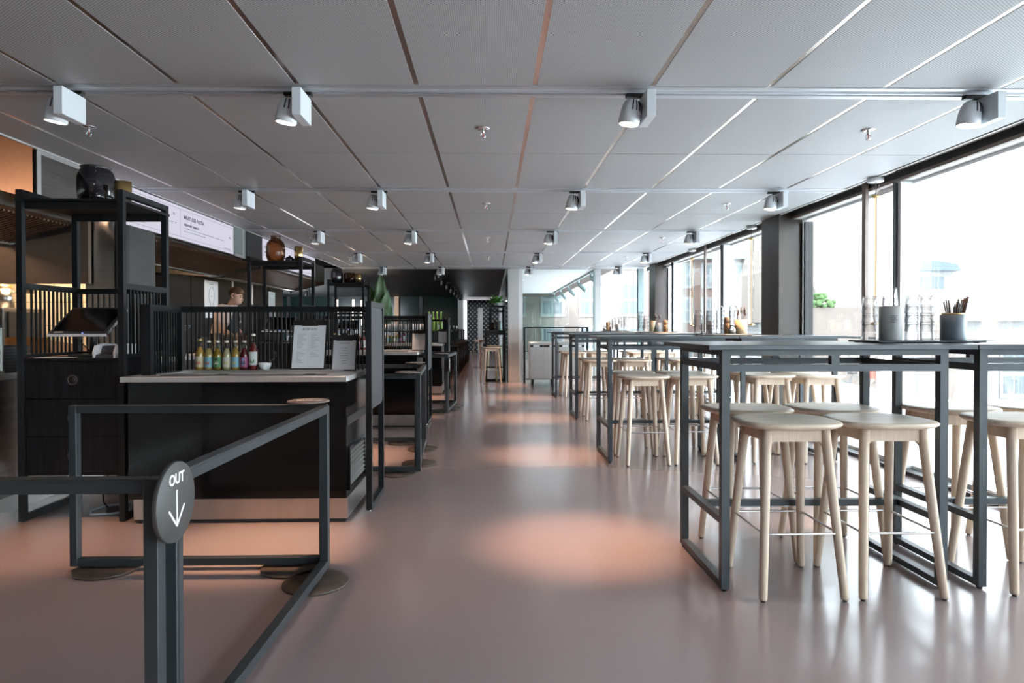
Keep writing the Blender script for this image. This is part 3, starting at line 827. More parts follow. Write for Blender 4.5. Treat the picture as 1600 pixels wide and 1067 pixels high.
def bottle_parts(r, h, liq, lab, cap, tall, label, grp, x, y, z, pic=None):
    t = thing('bottle', label, 'bottle', (x, y, z), 0, grp)
    B().lathe([(r*.9, 0), (r, .006), (r, h*.50), (r*.9, h*.57), (r*.52, h*.68), (r*.44, h*.74)], n=22).build('bottle_body', LIQ[liq], t)
    B().lathe([(r*.44, h*.74), (r*.40, h*.945)], n=16).build('bottle_neck', 'clearjar', t)
    B().lathe([(r*.50, h*.935), (r*.52, h*.945), (r*.46, h*.998), (0, h)], n=18).build('cap', cap, t)
    lb = B()
    n = 16; vs = []; fs = []
    for i in range(n+1):
        a = R(-90-75+150*i/n)
        for zz in (.09 if not tall else .13, .44 if not tall else .5): vs.append((r*1.012*math.cos(a), r*1.012*math.sin(a), h*zz))
    for i in range(n): fs.append((2*i, 2*i+2, 2*i+3, 2*i+1))
    l = lb.add(vs, fs, True).build('bottle_label', LAB[lab], t)
    if pic:
        vs = []; fs = []
        for ring_ in (1, 0):
            for i in range(16):
                b_ = 2*PI*i/16
                u, w = .62*r*math.cos(b_)*(1 if ring_ else .0), h*.12*math.sin(b_)*(1 if ring_ else .0)
                a = R(-90)+u/r
                vs.append((r*1.022*math.cos(a), r*1.022*math.sin(a), h*.28+w))
        for i in range(16): fs.append((i, (i+1) % 16, 16+(i+1) % 16, 16+i))
        B().add(vs, fs, True).build('label_picture', LAB[pic[0]], l)
        vs = []
        for i in range(9):
            u = (.5-i/8)*1.0*r; a = R(-90)+u/r
            for w in (-h*.085, -h*.02+h*.05*math.sin(i*1.4+len(label))): vs.append((r*1.03*math.cos(a), r*1.03*math.sin(a), h*.28+w))
        B().add(vs, [(2*i, 2*i+2, 2*i+3, 2*i+1) for i in range(8)], True).build('label_scene', LAB[pic[1]], l)
    return t
def clipboard(x, y, z, w, h, title, rows, label, two, small=False):
    t = thing('clipboard', label, 'clipboard', (x, y, z), 0, 'menu clipboards')
    t.rotation_euler = (R(-14), 0, R(0))
    B().rbox(-w/2-.012, w/2+.012, 0, .004, 0, h+.045, .0015, 1).build('board', 'black', t)
    B().box(-w/2, w/2, -.0015, -.0003, .008, h+.008).build('menu_sheet', 'paper', t)
    c = B().box(-.055, .055, -.009, 0, h+.004, h+.016)
    c.prism([(-.04, h+.016), (.04, h+.016), (.026, h+.042), (.012, h+.056), (-.012, h+.056), (-.026, h+.042)], -.012, -.002, 'y')
    c.build('clip', 'black', t)
    if title: text('lettering', title, w*.088, 'ink', t, (0, -.0018, h*.915), FACE_Y, 'CENTER', 1.05)
    l = B()
    if two:
        l.box(-w*.40, w*.40, -.002, -.0016, h*.835, h*.838).box(-w*.012, -w*.008, -.002, -.0016, h*.1, h*.83).box(-w*.4, w*.4, -.002, -.0016, h*.445, h*.448)
        for c0 in (-w*.38, w*.04):
            for k in range(rows):
                zz = h*(.80-.034*k)
                if k in (10, 11) or (c0 > 0 and k > 15): continue
                l.box(c0, c0+w*random.uniform(.12, .30), -.002, -.0016, zz, zz+.0022)
    else:
        for k in range(rows):
            zz = h*(.76-.085*k); ww = w*random.uniform(.12, .24)
            l.box(-ww, ww, -.002, -.0016, zz, zz+.0025)
        l.box(-w*.3, -w*.2, -.002, -.0016, h*.06, h*.066).box(w*.3, w*.36, -.002, -.0016, h*.06, h*.066)
    l.build('printed_lines', 'ink_pale', t)
    return t

protos = dict(s=make_shelf_unit(), d=make_drawers(), c=make_counter(), r=make_screen(), e=make_end_panel(), p=make_pos(), k=make_reader())
labels = dict(
    s='tall black steel shelf frame with slatted sides, station %s', d='black stained cabinet with three round-pull drawers, station %s',
    c='glossy black service counter with stainless top, station %s', r='black slatted screen standing on the counter, station %s',
    e='grey slatted end panel in a black frame, station %s', p='till screen leaning back on the drawer cabinet, station %s', k='white card reader on the drawer cabinet, station %s')
for k in range(3):
    for key, o in protos.items():
        loc = {'p': (-2.525, 4.17, .987), 'k': (-2.335, 4.12, .987)}.get(key, (0, 0, 0))
        loc = (loc[0], loc[1]+ST*k, loc[2])
        if k == 0: q = o; q.location = loc
        else: q = dup(o, loc)
        if key == 'k': q.rotation_euler = (0, 0, R(-8))
        q['label'] = labels[key] % plc[k]

def sheet(x, y, z, w, d, rz, label):
    o = one('paper_sheet', B().box(-w/2, w/2, -d/2, d/2, 0, .002), 'paper', label, 'paper', 'papers on the cabinets', (x, y, z), rz)
sheet(-2.67, 4.10, .987, .21, .15, R(8), 'white paper sheet lying under the nearest till screen')
sheet(-2.40, 7.80, .987, .09, .15, R(4), 'white slip lying on the middle drawer cabinet')

def vase(x, y, z, prof, mat, label, nm='vase'):
    o = one(nm, B().lathe(prof, n=32), mat, label, 'vase', 'vases on the shelf frames', (x, y, z)); return o
def big(r, h): return [(0, .004), (r*.72, 0), (r*.86, .02), (r*.98, h*.25), (r, h*.5), (r*.98, h*.72), (r*.88, h*.87), (r*.76, h*.93), (r*.76, h*.955), (r*.82, h*.97), (r*.80, h*.99), (r*.74, h), (r*.68, h*.98), (r*.70, h*.9), (r*.9, h*.7), (r*.92, h*.3), (r*.7, .012), (0, .012)]
def round_(r, h): return [(0, .003), (r*.7, 0), (r*.95, h*.2), (r, h*.45), (r*.85, h*.72), (r*.5, h*.85), (r*.45, h*.9), (r*.55, h), (r*.45, h*.98), (r*.4, h*.86), (0, h*.5)]
def brass(x, y, z, r, h, label):
    one('brass_beaker', B().lathe([(0, 0), (r, 0), (r, h), (r-.003, h), (r-.003, .006), (0, .006)], n=28), 'brass', label, 'beaker', 'brass beakers on the shelf frames', (x, y, z))
zs = 1.946
vase(-2.535, 4.27, zs, big(.112, .255), 'smoke', 'large glossy black glass vase on the nearest shelf frame')
vase(-2.43, 4.11, zs, round_(.048, .10), 'smoke', 'small round black vase in front of the large black vase')
brass(-2.325, 4.2, zs, .048, .145, 'brass beaker on the nearest shelf frame, right of the black vases')
vase(-2.60, 7.97, zs, [(0, .004), (.075, 0), (.095, .03), (.11, .08), (.112, .17), (.10, .24), (.07, .275), (.055, .285), (.055, .315), (.062, .325), (.052, .32), (.05, .285), (.066, .268), (.095, .235), (.106, .17), (.104, .08), (.07, .012), (0, .012)], 'amber', 'brown transparent bottle-shaped vase on the middle shelf frame')
tp = thing('teapot', 'small black teapot on the middle shelf frame', 'teapot', (-2.42, 7.93, zs))
B().lathe([(0, 0), (.035, 0), (.05, .02), (.052, .045), (.04, .065), (.02, .074), (.012, .076), (.012, .086), (0, .088)], n=24).build('pot_body', 'smoke', tp)
B().tube([(.04, 0, .03), (.062, 0, .045), (.07, 0, .066)], .009, 8, r2=.005).build('spout', 'smoke', tp)
B().tube([(-.045, 0, .055), (-.07, 0, .05), (-.068, 0, .028), (-.046, 0, .022)], .005, 8).build('handle', 'smoke', tp)
brass(-2.31, 7.92, zs, .05, .19, 'brass beaker on the middle shelf frame, right of the teapot')
vase(-2.74, 11.72, zs, big(.11, .27), 'smoke', 'dark grey glass vase on the furthest shelf frame')
vase(-2.52, 11.72, zs, [(0, .004), (.085, 0), (.098, .03), (.1, .1), (.098, .17), (.09, .19), (.084, .19), (.09, .16), (.092, .03), (0, .012)], 'amber', 'squat amber glass vase on the furthest shelf frame')
brass(-2.36, 11.7, zs, .05, .18, 'brass beaker on the furthest shelf frame, right of the amber vase')

kinds = [('honey', 'cream', 'cap_gold', ('ivory', 'red'), 'honey-coloured bottle with cream label and gold cap'),
         ('pale', 'sky', 'bcap', ('blue', 'red'), 'pale yellow bottle with blue and orange picture label'),
         ('gold', 'green', 'bcap', ('dark', 'ivory'), 'golden bottle with green and black picture label'),
         ('lemon', 'ivory', 'bcap', ('white', 'yellow'), 'lemon-coloured bottle with ivory picture label'),
         ('apple', 'sky', 'bcap', ('sky', 'yellow'), 'amber bottle with blue landscape label'),
         ('berry', 'magenta', 'bcap', ('blue', 'dark'), 'dark berry bottle with blue and magenta label'),
         ('cherry', 'white', 'bcap', ('white', 'green'), 'taller red bottle with plain white label')]
def bottles(k):
    for i, (lq, lb, cp, pic, tx) in enumerate(kinds):
        h = (.205, .192, .192, .192, .192, .192, .238)[i]
        b = bottle_parts(.0275 if i not in (0, 6) else .029, h, lq, lb, cp, i == 6, tx+' on the '+('nearest' if k == 0 else 'middle' if k == 1 else 'furthest')+' counter', 'drink bottles on the counters', -1.925+.0585*i, 4.365+ST*k, .8915, pic)
for k in range(3): bottles(k)
m = thing('mortar_bowl', 'small white porcelain bowl with a spoon on the nearest counter', 'bowl', (-1.497, 4.36, .8915))
B().lathe([(.022, 0), (.026, .004), (.038, .022), (.042, .046), (.039, .046), (.034, .022), (0, .008)], n=26).build('bowl_body', 'porcelain', m)
sp = one('spoon', B().tube([(-.012, 0, .014), (.03, 0, .05), (.062, 0, .075)], .0042, 8).lathe([(0, .006), (.009, .012), (0, .02)], (-.012, 0, 0), 10), 'black', 'dark spoon resting in the small white bowl', 'spoon', None, (-1.497, 4.36, .8915))
clipboard(-1.222, 4.375, .892, .212, .292, 'BLOK EATS', 20, 'large menu clipboard with two columns on the nearest counter', True)
clipboard(-.985, 4.375, .8815, .15, .20, 'BLOK EATS', 7, 'small menu clipboard beside the large one on the nearest counter', False)
clipboard(-.90, 4.375+ST, .8815, .155, .21, 'BLOK EATS', 7, 'small menu clipboard on the middle counter', False)
clipboard(-.88, 4.375+2*ST, .8815, .155, .21, 'BLOK EATS', 7, 'small menu clipboard on the furthest counter', False)

# electrical leads under the nearest cabinet
one('power_cord', B().tube([(-2.40, 4.40, .006), (-2.52, 4.32, .006), (-2.56, 4.22, .006), (-2.50, 4.12, .006), (-2.38, 4.14, .006), (-2.26, 4.22, .006), (-2.10, 4.30, .006)], .0075, 8), 'cord', 'white power cord lying on the floor below the nearest drawer cabinet', 'cord')
one('cable', B().tube([(-2.47, 4.36, .274), (-2.53, 4.30, .16), (-2.50, 4.26, .05), (-2.46, 4.24, .02)], .005, 8), 'black', 'black cable hanging under the nearest drawer cabinet', 'cord')

# ------------------------------------------------------------------ queue barriers
def barrier(name_label, p0, p1, base_at, top_disc=None, out=False):
    """upright rectangular tube frame from p0 to p1 (plan), with flat disc feet"""
    p0, p1 = Vector((*p0, 0)), Vector((*p1, 0)); d = p1-p0; L = d.length; a = math.atan2(d.y, d.x)
    t = thing('queue_barrier', name_label, 'barrier', p0, a, 'dark tube queue barriers')
    w = .02; s = .036; zb, zt_ = .022, .796
    f = B()
    for (x0, x1, z0, z1) in ((0, s, zb, zt_), (L-s, L, zb, zt_), (s, L-s, zt_-s, zt_), (s, L-s, zb, zb+s)): f.rbox(x0, x1, -w, w, z0, z1, .002, 1)
    f.build('barrier_frame', 'barrier', t)
    gr = B()
    for sy in (-1, 1): gr.box(.008, L-.008, sy*(w+.0005)-.0005, sy*(w+.0005)+.0005, zt_-.009, zt_-.007).box(.008, .010, sy*(w+.0005)-.0005, sy*(w+.0005)+.0005, zb+.01, zt_-.01)
    gr.build('frame_groove', 'black', t)
    for x in base_at:
        B().lathe([(0, 0), (.143, 0), (.148, .003), (.148, .009), (.144, .012), (0, .012)], (x, 0, 0), 40).build('base_disc', 'disc_foot', t)
        B().box(x-.05, x+.05, -.014, .014, .012, zb+.002).build('foot_bracket', 'black', t)
    for x in (top_disc or []):
        B().lathe([(0, zt_+.012), (.098, zt_+.012), (.1, zt_+.014), (.1, zt_+.018), (.098, zt_+.020), (0, zt_+.020)], (x, 0, 0), 36).build('top_disc', 'disc_top', t)
        B().box(x-.02, x-.004, -.012, .012, zt_, zt_+.012).box(x+.008, x+.024, -.012, .012, zt_, zt_+.012).build('disc_bracket', 'chrome', t)
        text('lettering', 'OUT', .036, 'paper', t, (x-.06, -.01, zt_+.0203), (0, 0, 0)); B().box(x+.005, x+.06, .0, .005, zt_+.0195, zt_+.0206).prism([(x+.045, .016), (x+.062, .0025), (x+.045, -.011), (x+.05, -.011), (x+.068, .0025), (x+.05, .016)], zt_+.0195, zt_+.0206, 'z').build('arrow', 'paper', t)
    return t
def out_sign(parent, loc, rot):
    s = B().lathe([(0, -.006), (.099, -.006), (.1, -.005), (.1, .005), (.099, .006), (0, .006)], n=48, axis='x').build('sign_disc', 'disc', parent)
    s.location = loc; s.rotation_euler = rot
    text('lettering', 'OUT', .037, 'white', s, (.0066, .0, .046), FACE_X, 'CENTER', 1.0, .0006)
    a = B(); X0, X1 = .0061, .0072
    a.box(X0, X1, -.0035, .0015, -.058, .030)
    for sgn in (-1, 1):
        dy, dz = .040*sgn, .046; n = math.hypot(dy, dz); oy, oz = -dz/n*.0027*sgn, dy/n*.0027*sgn
        y0, z0 = -.001, -.060
        q = [(y0-oy, z0-oz), (y0+dy-oy, z0+dz-oz), (y0+dy+oy, z0+dz+oz), (y0+oy, z0+oz)]
        a.prism(q, X0, X1, 'x')
    a.build('arrow', 'white', s)
    return s
b1 = barrier('queue barrier parallel to the nearest counter front with disc on its corner', (-2.03, 3.2), (-.80, 3.2), (.17, 1.06), (1.14,))
b2 = barrier('queue barrier running along the walkway beside the round way-out sign', (-.832, 1.70), (-.80, 3.165), (.16, 1.30))
b3 = barrier('queue barrier ending at the round way-out sign, across the foreground', (-2.25, 1.65), (-.825, 1.65), (.25, 1.1))
# the round OUT plate clips onto the corner post and faces the walkway
out_sign(b3, (1.425+.032, .0, .735), (0, 0, 0))
c1 = barrier('queue barrier across the aisle before the middle counter with top disc', (-1.95, 5.24), (-.565, 5.24), (.25, 1.2), (1.28,))
c2 = barrier('queue barrier along the walkway beside the middle counter', (-.60, 5.285), (-.675, 6.585), (.34, 1.0))
c3 = barrier('queue barrier parallel to the middle counter front with top disc', (-1.95, 6.635), (-.675, 6.635), (.2, 1.05), (1.18,))
e1 = barrier('queue barrier across the aisle before the furthest counter', (-1.95, 8.89), (-.59, 8.89), (.25, 1.2), (1.28,))
e2 = barrier('queue barrier along the walkway beside the furthest counter', (-.605, 8.935), (-.55, 9.96), (.36, .75))
e3 = barrier('queue barrier parallel to the furthest counter front', (-1.9, 10.005), (-.53, 10.005), (.2, 1.05))
out_sign(e1, (1.36+.016, .0, .66), (0, 0, 0))

# ------------------------------------------------------------------ plants
def leaf(b, base, direction, length, width, droop, roll=0., n=9):
    """a broad leaf with a folded midrib and a curved blade, as a thin closed shell"""
    d = Vector(direction).normalized(); side = d.cross(Vector((0, 0, 1)))
    if d.z > .75: side = Vector((1, .25, 0))-d*d.x
    side = Vector((1, 0, 0)) if side.length < .05 else side.normalized()
    side = (Matrix.Rotation(roll, 3, d) @ side)
    up = side.cross(d).normalized(); top = []; bot = []
    for i in range(n+1):
        t = i/n; c = Vector(base)+d*length*t+up*(-droop*t*t*length)
        w = width*.5*math.sin(PI*min(1, t*.93+.07))**.75*(1-.25*t) if i < n else .001
        row = []
        for q in (-1, -.5, 0, .5, 1):
            row.append(c+side*w*q+up*(abs(q)*w*.30+.02*math.sin(t*14+q)*width*.3))
        top.append(row)
    vs = [v for r in top for v in r]+[v-up*.0015 for r in top for v in r]; N = (n+1)*5; fs = []
    for i in range(n):
        for j in range(4):
            a = i*5+j; fs.append((a, a+1, a+6, a+5)); fs.append((N+a, N+a+5, N+a+6, N+a+1))
    for i in range(n):
        a = i*5; fs.append((a, a+5, N+a+5, N+a)); a = i*5+4; fs.append((a, N+a, N+a+5, a+5))
    b.add(vs, fs, True)
pl = thing('potted_plant', 'tall plant with broad green leaves rising behind the furthest shelf frame', 'plant', (-2.5, 14.5, 0))
B().lathe([(0, 0), (.16, 0), (.2, .5), (.18, .5), (.15, .02), (0, .02)], n=26).build('planter', 'steelframe', pl)
B().lathe([(0, .45), (.185, .46), (.185, .47), (0, .47)], n=22).build('soil', 'soil', pl)
stm = B(); lf = B()
for (x, y, z, dx, dy, dz, L_, w_, dr, ro) in ((.04, -.02, 1.62, .05, -.05, 1, .74, .30, .02, .1), (-.05, .05, 1.50, -.28, .1, 1, .62, .26, .10, -.2), (.10, -.08, 1.42, .32, -.2, .9, .56, .30, .22, .3),
                                     (-.02, -.1, 1.30, .02, -.25, 1, .55, .30, .12, -.1), (.06, .06, 1.15, .5, .1, .8, .55, .28, .3, .4), (-.08, 0, 1.1, -.45, -.1, .8, .55, .26, .3, -.4), (.08, -.05, 1.05, .25, -.3, .9, .55, .28, .2, .2)):
    d = Vector((dx, dy, dz)).normalized(); p1 = Vector((x, y, z))
    stm.tube([(x*.3, y*.3, .46), (x*.5, y*.5, z*.6), p1+d*.03], .016, 7, r2=.010); leaf(lf, p1, d, L_, w_, dr, ro)
stm.build('stems', 'stem', pl); lf.build('leaves', 'leaf', pl)

# ------------------------------------------------------------------ kitchen behind the counters
def counter_run(y0, y1, label, xb=-3.36):
    t = thing('pass_counter', label, 'counter', (0, 0, 0), 0, 'stainless pass counters')
    B().box(xb+.02, -3.065, y0, y1, .10, .84).build('counter_body', 'steel_dark', t)
    B().rbox(xb, -3.04, y0-.005, y1-.005, .845, .885, .002, 1).build('worktop', 'steel_pale', t)
    B().box(xb+.04, -3.07, y0, y1, 0, .10).build('skirting', 'steel_pale', t)
counter_run(-1.0, 5.25, 'stainless pass counter behind the nearest shelf frame')
counter_run(5.95, 9.0, 'stainless pass counter where the cook is working', -3.31)
counter_run(9.05, 13.0, 'stainless pass counter behind the furthest shelf frame')

bk = B().box(-3.11, -3.085, 4.52, 5.25, 2.0, 2.382)
fp = thing('bulkhead_sheet', 'plain stainless fascia panel left of the menu board', 'panel')
bk.build('panel_sheet', 'steel_dark', fp)
B().box(-3.085, -3.078, 4.52, 4.56, 2.0, 2.382).box(-3.085, -3.078, 4.56, 5.25, 2.355, 2.382).box(-3.085, -3.078, 4.56, 5.25, 2.0, 2.02).build('panel_edge', 'steel_pale', fp)
fp = thing('bulkhead_sheet', 'teal-grey fascia panel right of the lit menu board', 'panel')
B().box(-3.11, -3.09, 7.95, 8.32, 2.03, 2.382).build('panel_sheet', 'teal_metal', fp)
B().box(-3.09, -3.075, 8.18, 8.24, 2.03, 2.382).box(-3.09, -3.075, 7.95, 8.18, 2.03, 2.06).build('panel_edge', 'steel_pale', fp)
one('fascia_box', B().box(-3.135, -3.085, 8.34, 8.88, 2.02, 2.384), 'black', 'black box between the two lit menu boards', 'panel')

def menu_board(y0, y1, z0, z1, label, items, split):
    t = thing('menu_board', label, 'menu board', (-3.085, 0, 0), 0, 'lit menu boards')
    B().box(-.07, -.004, y0-.012, y1+.012, z0-.012, z1+.008).build('board_case', 'black', t)
    B().box(-.004, 0, y0, y1, z0, z1).build('lit_face', 'board', t)
    l = B(); m_ = .03
    for z in (z0+m_, z1-m_): l.box(.0004, .0012, y0+m_, y1-m_, z-.001, z+.001)
    for y in [y0+m_, y1-m_]+split: l.box(.0004, .0012, y-.001, y+.001, z0+m_, z1-m_)
    l.build('ruled_lines', 'board_ink', t)
    for (y, z, sz, s_) in items: text('lettering', s_, sz, 'board_ink', t, (.0008, y, z), FACE_X, 'LEFT', 1.15, .0012 if sz > .03 else .0)
    return t
b = menu_board(5.29, 7.92, 2.045, 2.375, 'lit white menu board reading MEATLESS PASTA above the nearest station',
     [(5.36, 2.26, .06, 'ST'), (6.42, 2.27, .030, '135'), (6.66, 2.262, .052, 'MEATLESS PASTA'), (6.66, 2.195, .032, 'RIGATONI TOMATO'), (7.78, 2.215, .030, '105')], [6.58])
l = B()
for (y, z, w) in ((6.66, 2.165, .98), (6.66, 2.135, .5), (5.42, 2.10, .5), (6.25, 2.19, .25), (7.62, 2.085, .2)):
    x = y
    while x < y+w:
        d = random.uniform(.02, .06); l.box(.0004, .0012, x, min(x+d, y+w), z, z+.010); x += d+.012
l.build('small_print', 'ink_pale', b)
b = menu_board(8.92, 11.55, 2.045, 2.375, 'lit white menu board above the middle shelf frame', [(9.0, 2.25, .06, 'ROAST'), (9.0, 2.19, .032, 'DAILY')], [10.2])
l = B()
for (y, z, w) in ((9.0, 2.15, .7), (9.0, 2.12, .5), (10.3, 2.2, .6), (10.3, 2.16, .4), (11.1, 2.08, .3)):
    x = y
    while x < y+w:
        d = random.uniform(.02, .06); l.box(.0004, .0012, x, min(x+d, y+w), z, z+.010); x += d+.012
l.build('small_print', 'ink_pale', b)

def hood(y0, y1, label, xb=-4.95, mats='steel_dark', off=(0, 0), H=2.3):
    t = thing('extraction_hood', label, 'hood', (off[0], 0, off[1]), 0, 'stainless extraction hoods')
    B().prism([(-3.16, 2.02), (-3.14, 2.02), (-3.14, H), (xb, H), (xb, 1.95), (xb+.02, 1.95), (xb+.02, H-.02), (-3.16, H-.02)], y0, y1, 'y').build('hood_shell', mats, t)
    B().prism([(-3.16, 2.02), (-3.19, 2.02), (-3.70, 1.87), (-3.70, 1.89), (-3.20, 2.05), (-3.16, 2.05)], y0, y1, 'y').build('filter_bank', 'copper', t)
    s = B(); n = int((y1-y0)/.045)
    for k in range(n):
        yy = y0+.02+.045*k; s.prism([(-3.22, 1.999), (-3.68, 1.866), (-3.68, 1.876), (-3.22, 2.012)], yy, yy+.018, 'y')
    s.build('filter_slats', 'copper', t)
    B().prism([(-3.68, 1.855), (-3.76, 1.855), (-3.76, 1.91), (-3.74, 1.91), (-3.74, 1.875), (-3.68, 1.875)], y0, y1, 'y').build('grease_trough', 'steel', t)
    for yy in (y0, y1-.02):
        B().prism([(-3.14, 1.97), (-3.14, H), (xb, H), (xb, 1.95), (-3.76, 1.85), (-3.66, 1.85)], yy, yy+.02, 'y').build('end_plate', mats, t)
    B().box(xb+.5, xb+.9, y0+.3, y0+.75, H-.038, H-.021).box(xb+.5, xb+.9, y1-.75, y1-.3, H-.038, H-.021).build('hood_lamp', 'hoodlamp', t)
    return t
hood(3.3, 5.24, 'stainless extraction hood with slatted filters over the nearest kitchen bay', off=(-.10, -.03), H=2.11)
hood(5.95, 8.9, 'stainless extraction hood under the MEATLESS PASTA menu board')
hood(9.0, 12.4, 'stainless extraction hood behind the middle shelf frame', -4.36)
def area(name, loc, rot, sx, sy, w, col):
    d = bpy.data.lights.new(name, 'AREA'); d.shape = 'RECTANGLE'; d.size = sx; d.size_y = sy; d.energy = w; d.color = col
    o = bpy.data.objects.new(name, d); C.objects.link(o); o.location = loc; o.rotation_euler = rot; return o
WARM = (1, .60, .32)
for (y, w) in ((6.6, 5), (8.0, 5), (9.8, 4), (11.6, 4)): area('hood_light', (-4.3, y, 2.255), (0, 0, 0), .5, .4, w, WARM)
for y in (3.9, 4.7): area('hood_light', (-4.2, y, 1.98), (0, 0, 0), .4, .4, 2.2, WARM)
area('duct_fill', (-3.7, 4.95, 2.12), (R(140), 0, 0), .9, .08, 11, (1, .62, .40))  # added fill without a fixture, warms the partition above the hood
area('tile_fill', (-4.4, 6.15, 2.25), (R(28), 0, 0), .8, .2, 34, (1, .70, .42))  # fixtureless fill added to make the tiled wall glow

# partitions between kitchen bays
struct('wall_bay', B().box(-5.2, -3.19, 5.26, 5.30, 1.52, 2.85), 'bay_sheet')
struct('wall_tiled', B().box(-5.2, -3.95, 7.0, 7.06, 0, 2.25), 'tile')
cl = thing('pillar', 'steel-clad pillar behind the nearest shelf frame', 'pillar', (0, 0, 0), kind='structure')
B().box(-3.25, -3.02, 5.32, 5.93, 0, 2.02).build('cladding', 'steel', cl)
B().box(-3.018, -3.0, 5.32, 5.50, 0, 2.02).build('side_strip', 'black', cl)
B().box(-3.018, -3.005, 5.50, 5.93, 0, 2.02).build('side_sheet', 'teal_dark', cl)
struct('wall_brown', B().box(-5.18, -5.1, 7.2, 9.2, 0, 2.0), 'dark_wall')

def oven(y, label):
    t = thing('oven', label, 'oven', (0, 0, 0), 0, 'stainless ovens')
    B().rbox(-5.15, -4.55, y, y+.6, .85, 1.36, .006, 1).build('oven_body', 'steel_dark', t)
    d = B().box(-4.55, -4.53, y+.05, y+.5, .90, 1.32).box(-5.05, -4.62, y-.018, y, .92, 1.30); d = d.build('oven_door', 'black', t)
    B().box(-4.98, -4.69, y-.022, y-.018, .97, 1.26).build('oven_window', 'chrome', d)
    B().box(-5.15, -4.55, y, y+.6, .0, .85).build('oven_stand', 'steel_dark', t)
oven(6.2, 'stainless oven with glazed door in front of the tiled wall')
def pot(x, y, z, r, h, label, mat='steel'):
    t = thing('cooking_pot', label, 'pot', (x, y, z), 0, 'cooking pots on the oven')
    B().lathe([(0, 0), (r, 0), (r, h), (r-.003, h), (r-.003, .005), (0, .005)], n=26).build('pot_body', mat, t)
    B().tube([(r-.004, -.02, h*.8), (r+.03, -.015, h*.8), (r+.03, .015, h*.8), (r-.004, .02, h*.8)], .005, 6).build('handle', mat, t)
for i, (x, r, h) in enumerate(((-5.02, .07, .13), (-4.86, .08, .17), (-4.69, .075, .19))):
    pot(x, 6.42, 1.361, r, h, 'steel cooking pot standing on the oven, %s from the left' % ORD[i])
rk = thing('pan_rail', 'steel rail holding pans above the oven', 'rail', (0, 0, 0))
B().tube([(-5.15, 6.45, 1.685), (-4.4, 6.45, 1.685)], .008, 8).tube([(-5.15, 6.45, 1.685), (-5.2, 6.45, 1.685)], .008, 8).build('rail', 'chrome', rk)
for i, x in enumerate((-4.95, -4.72, -4.5)):
    t = thing('saucepan', 'copper-toned pan hanging from the rail above the oven, %s from the left' % ORD[i], 'pan', (x, 6.45, 1.505), 0, 'hanging pans')
    B().lathe([(.0, 0), (.065, 0), (.075, .085), (.072, .085), (.062, .004), (0, .004)], n=24).build('pan_bowl', 'brass' if i < 2 else 'steel', t)
    B().tube([(.07, 0, .075), (.03, 0, .13), (.0, 0, .175)], .006, 8).build('handle', 'steel', t)
# things on the pass counter by the nearest shelf
gs = thing('sneeze_guard', 'glass screen on the pass counter at the picture edge', 'glass screen', (0, 0, 0))
B().box(-3.06, -3.052, 3.55, 4.16, .90, 1.17).build('glass_sheet', 'pane', gs)
B().box(-3.065, -3.047, 3.55, 4.16, .885, .90).box(-3.06, -3.052, 4.15, 4.16, .90, 1.17).build('clamp_rail', 'steel', gs)
cr = thing('ribbed_box', 'black ribbed box behind the glass screen on the pass counter', 'box', (0, 0, 0))
B().box(-3.28, -3.08, 4.20, 4.42, .886, 1.06).build('box_body', 'black', cr)
rb = B()
for k in range(8): rb.box(-3.29, -3.07, 4.19, 4.43, .895+.02*k, .905+.02*k)
rb.build('ribs', 'darkplastic', cr)
bs = thing('bread_basket', 'orange-brown wooden bread basket on the pass counter', 'basket', (-3.2, 4.9, .886))
f = B()
f.prism([(-.13, 0), (.13, 0), (.15, .13), (-.15, .13)], -.30, -.285, 'y').prism([(-.13, 0), (.13, 0), (.15, .22), (-.15, .22)], -.32+.0, -.305, 'y')
f.prism([(-.13, 0), (.13, 0), (.15, .13), (-.15, .13)], .29, .305, 'y')
f.prism([(-.30, 0), (.30, 0), (.30, .13), (-.30, .20)], -.145, -.13, 'x').prism([(-.30, 0), (.30, 0), (.30, .12), (-.30, .20)], .13, .145, 'x').box(-.13, .13, -.30, .30, 0, .012)
f.build('basket_body', 'bread', bs)
vs = []; fs = []
for i in range(15):
    for j in range(9):
        u, v = i/14-.5, j/8-.5
        vs.append((v*.25, u*.52, .10+.07*math.cos(u*3)*math.cos(v*2.6)+.014*math.sin(i*1.9)+.012*math.sin(j*2.3+i)))
for i in range(14):
    for j in range(8): a = i*9+j; fs.append((a, a+1, a+10, a+9))
one('linen_cloth', B().add(vs, fs, True), 'cloth', 'white linen cloth lying in the bread basket', 'cloth', None, (-3.2, 4.9, .886))
# second till facing the kitchen side
q = dup(protos['p'], (-3.2, 6.62, .886), R(-90), 'till screen on the pass counter turned towards the kitchen')
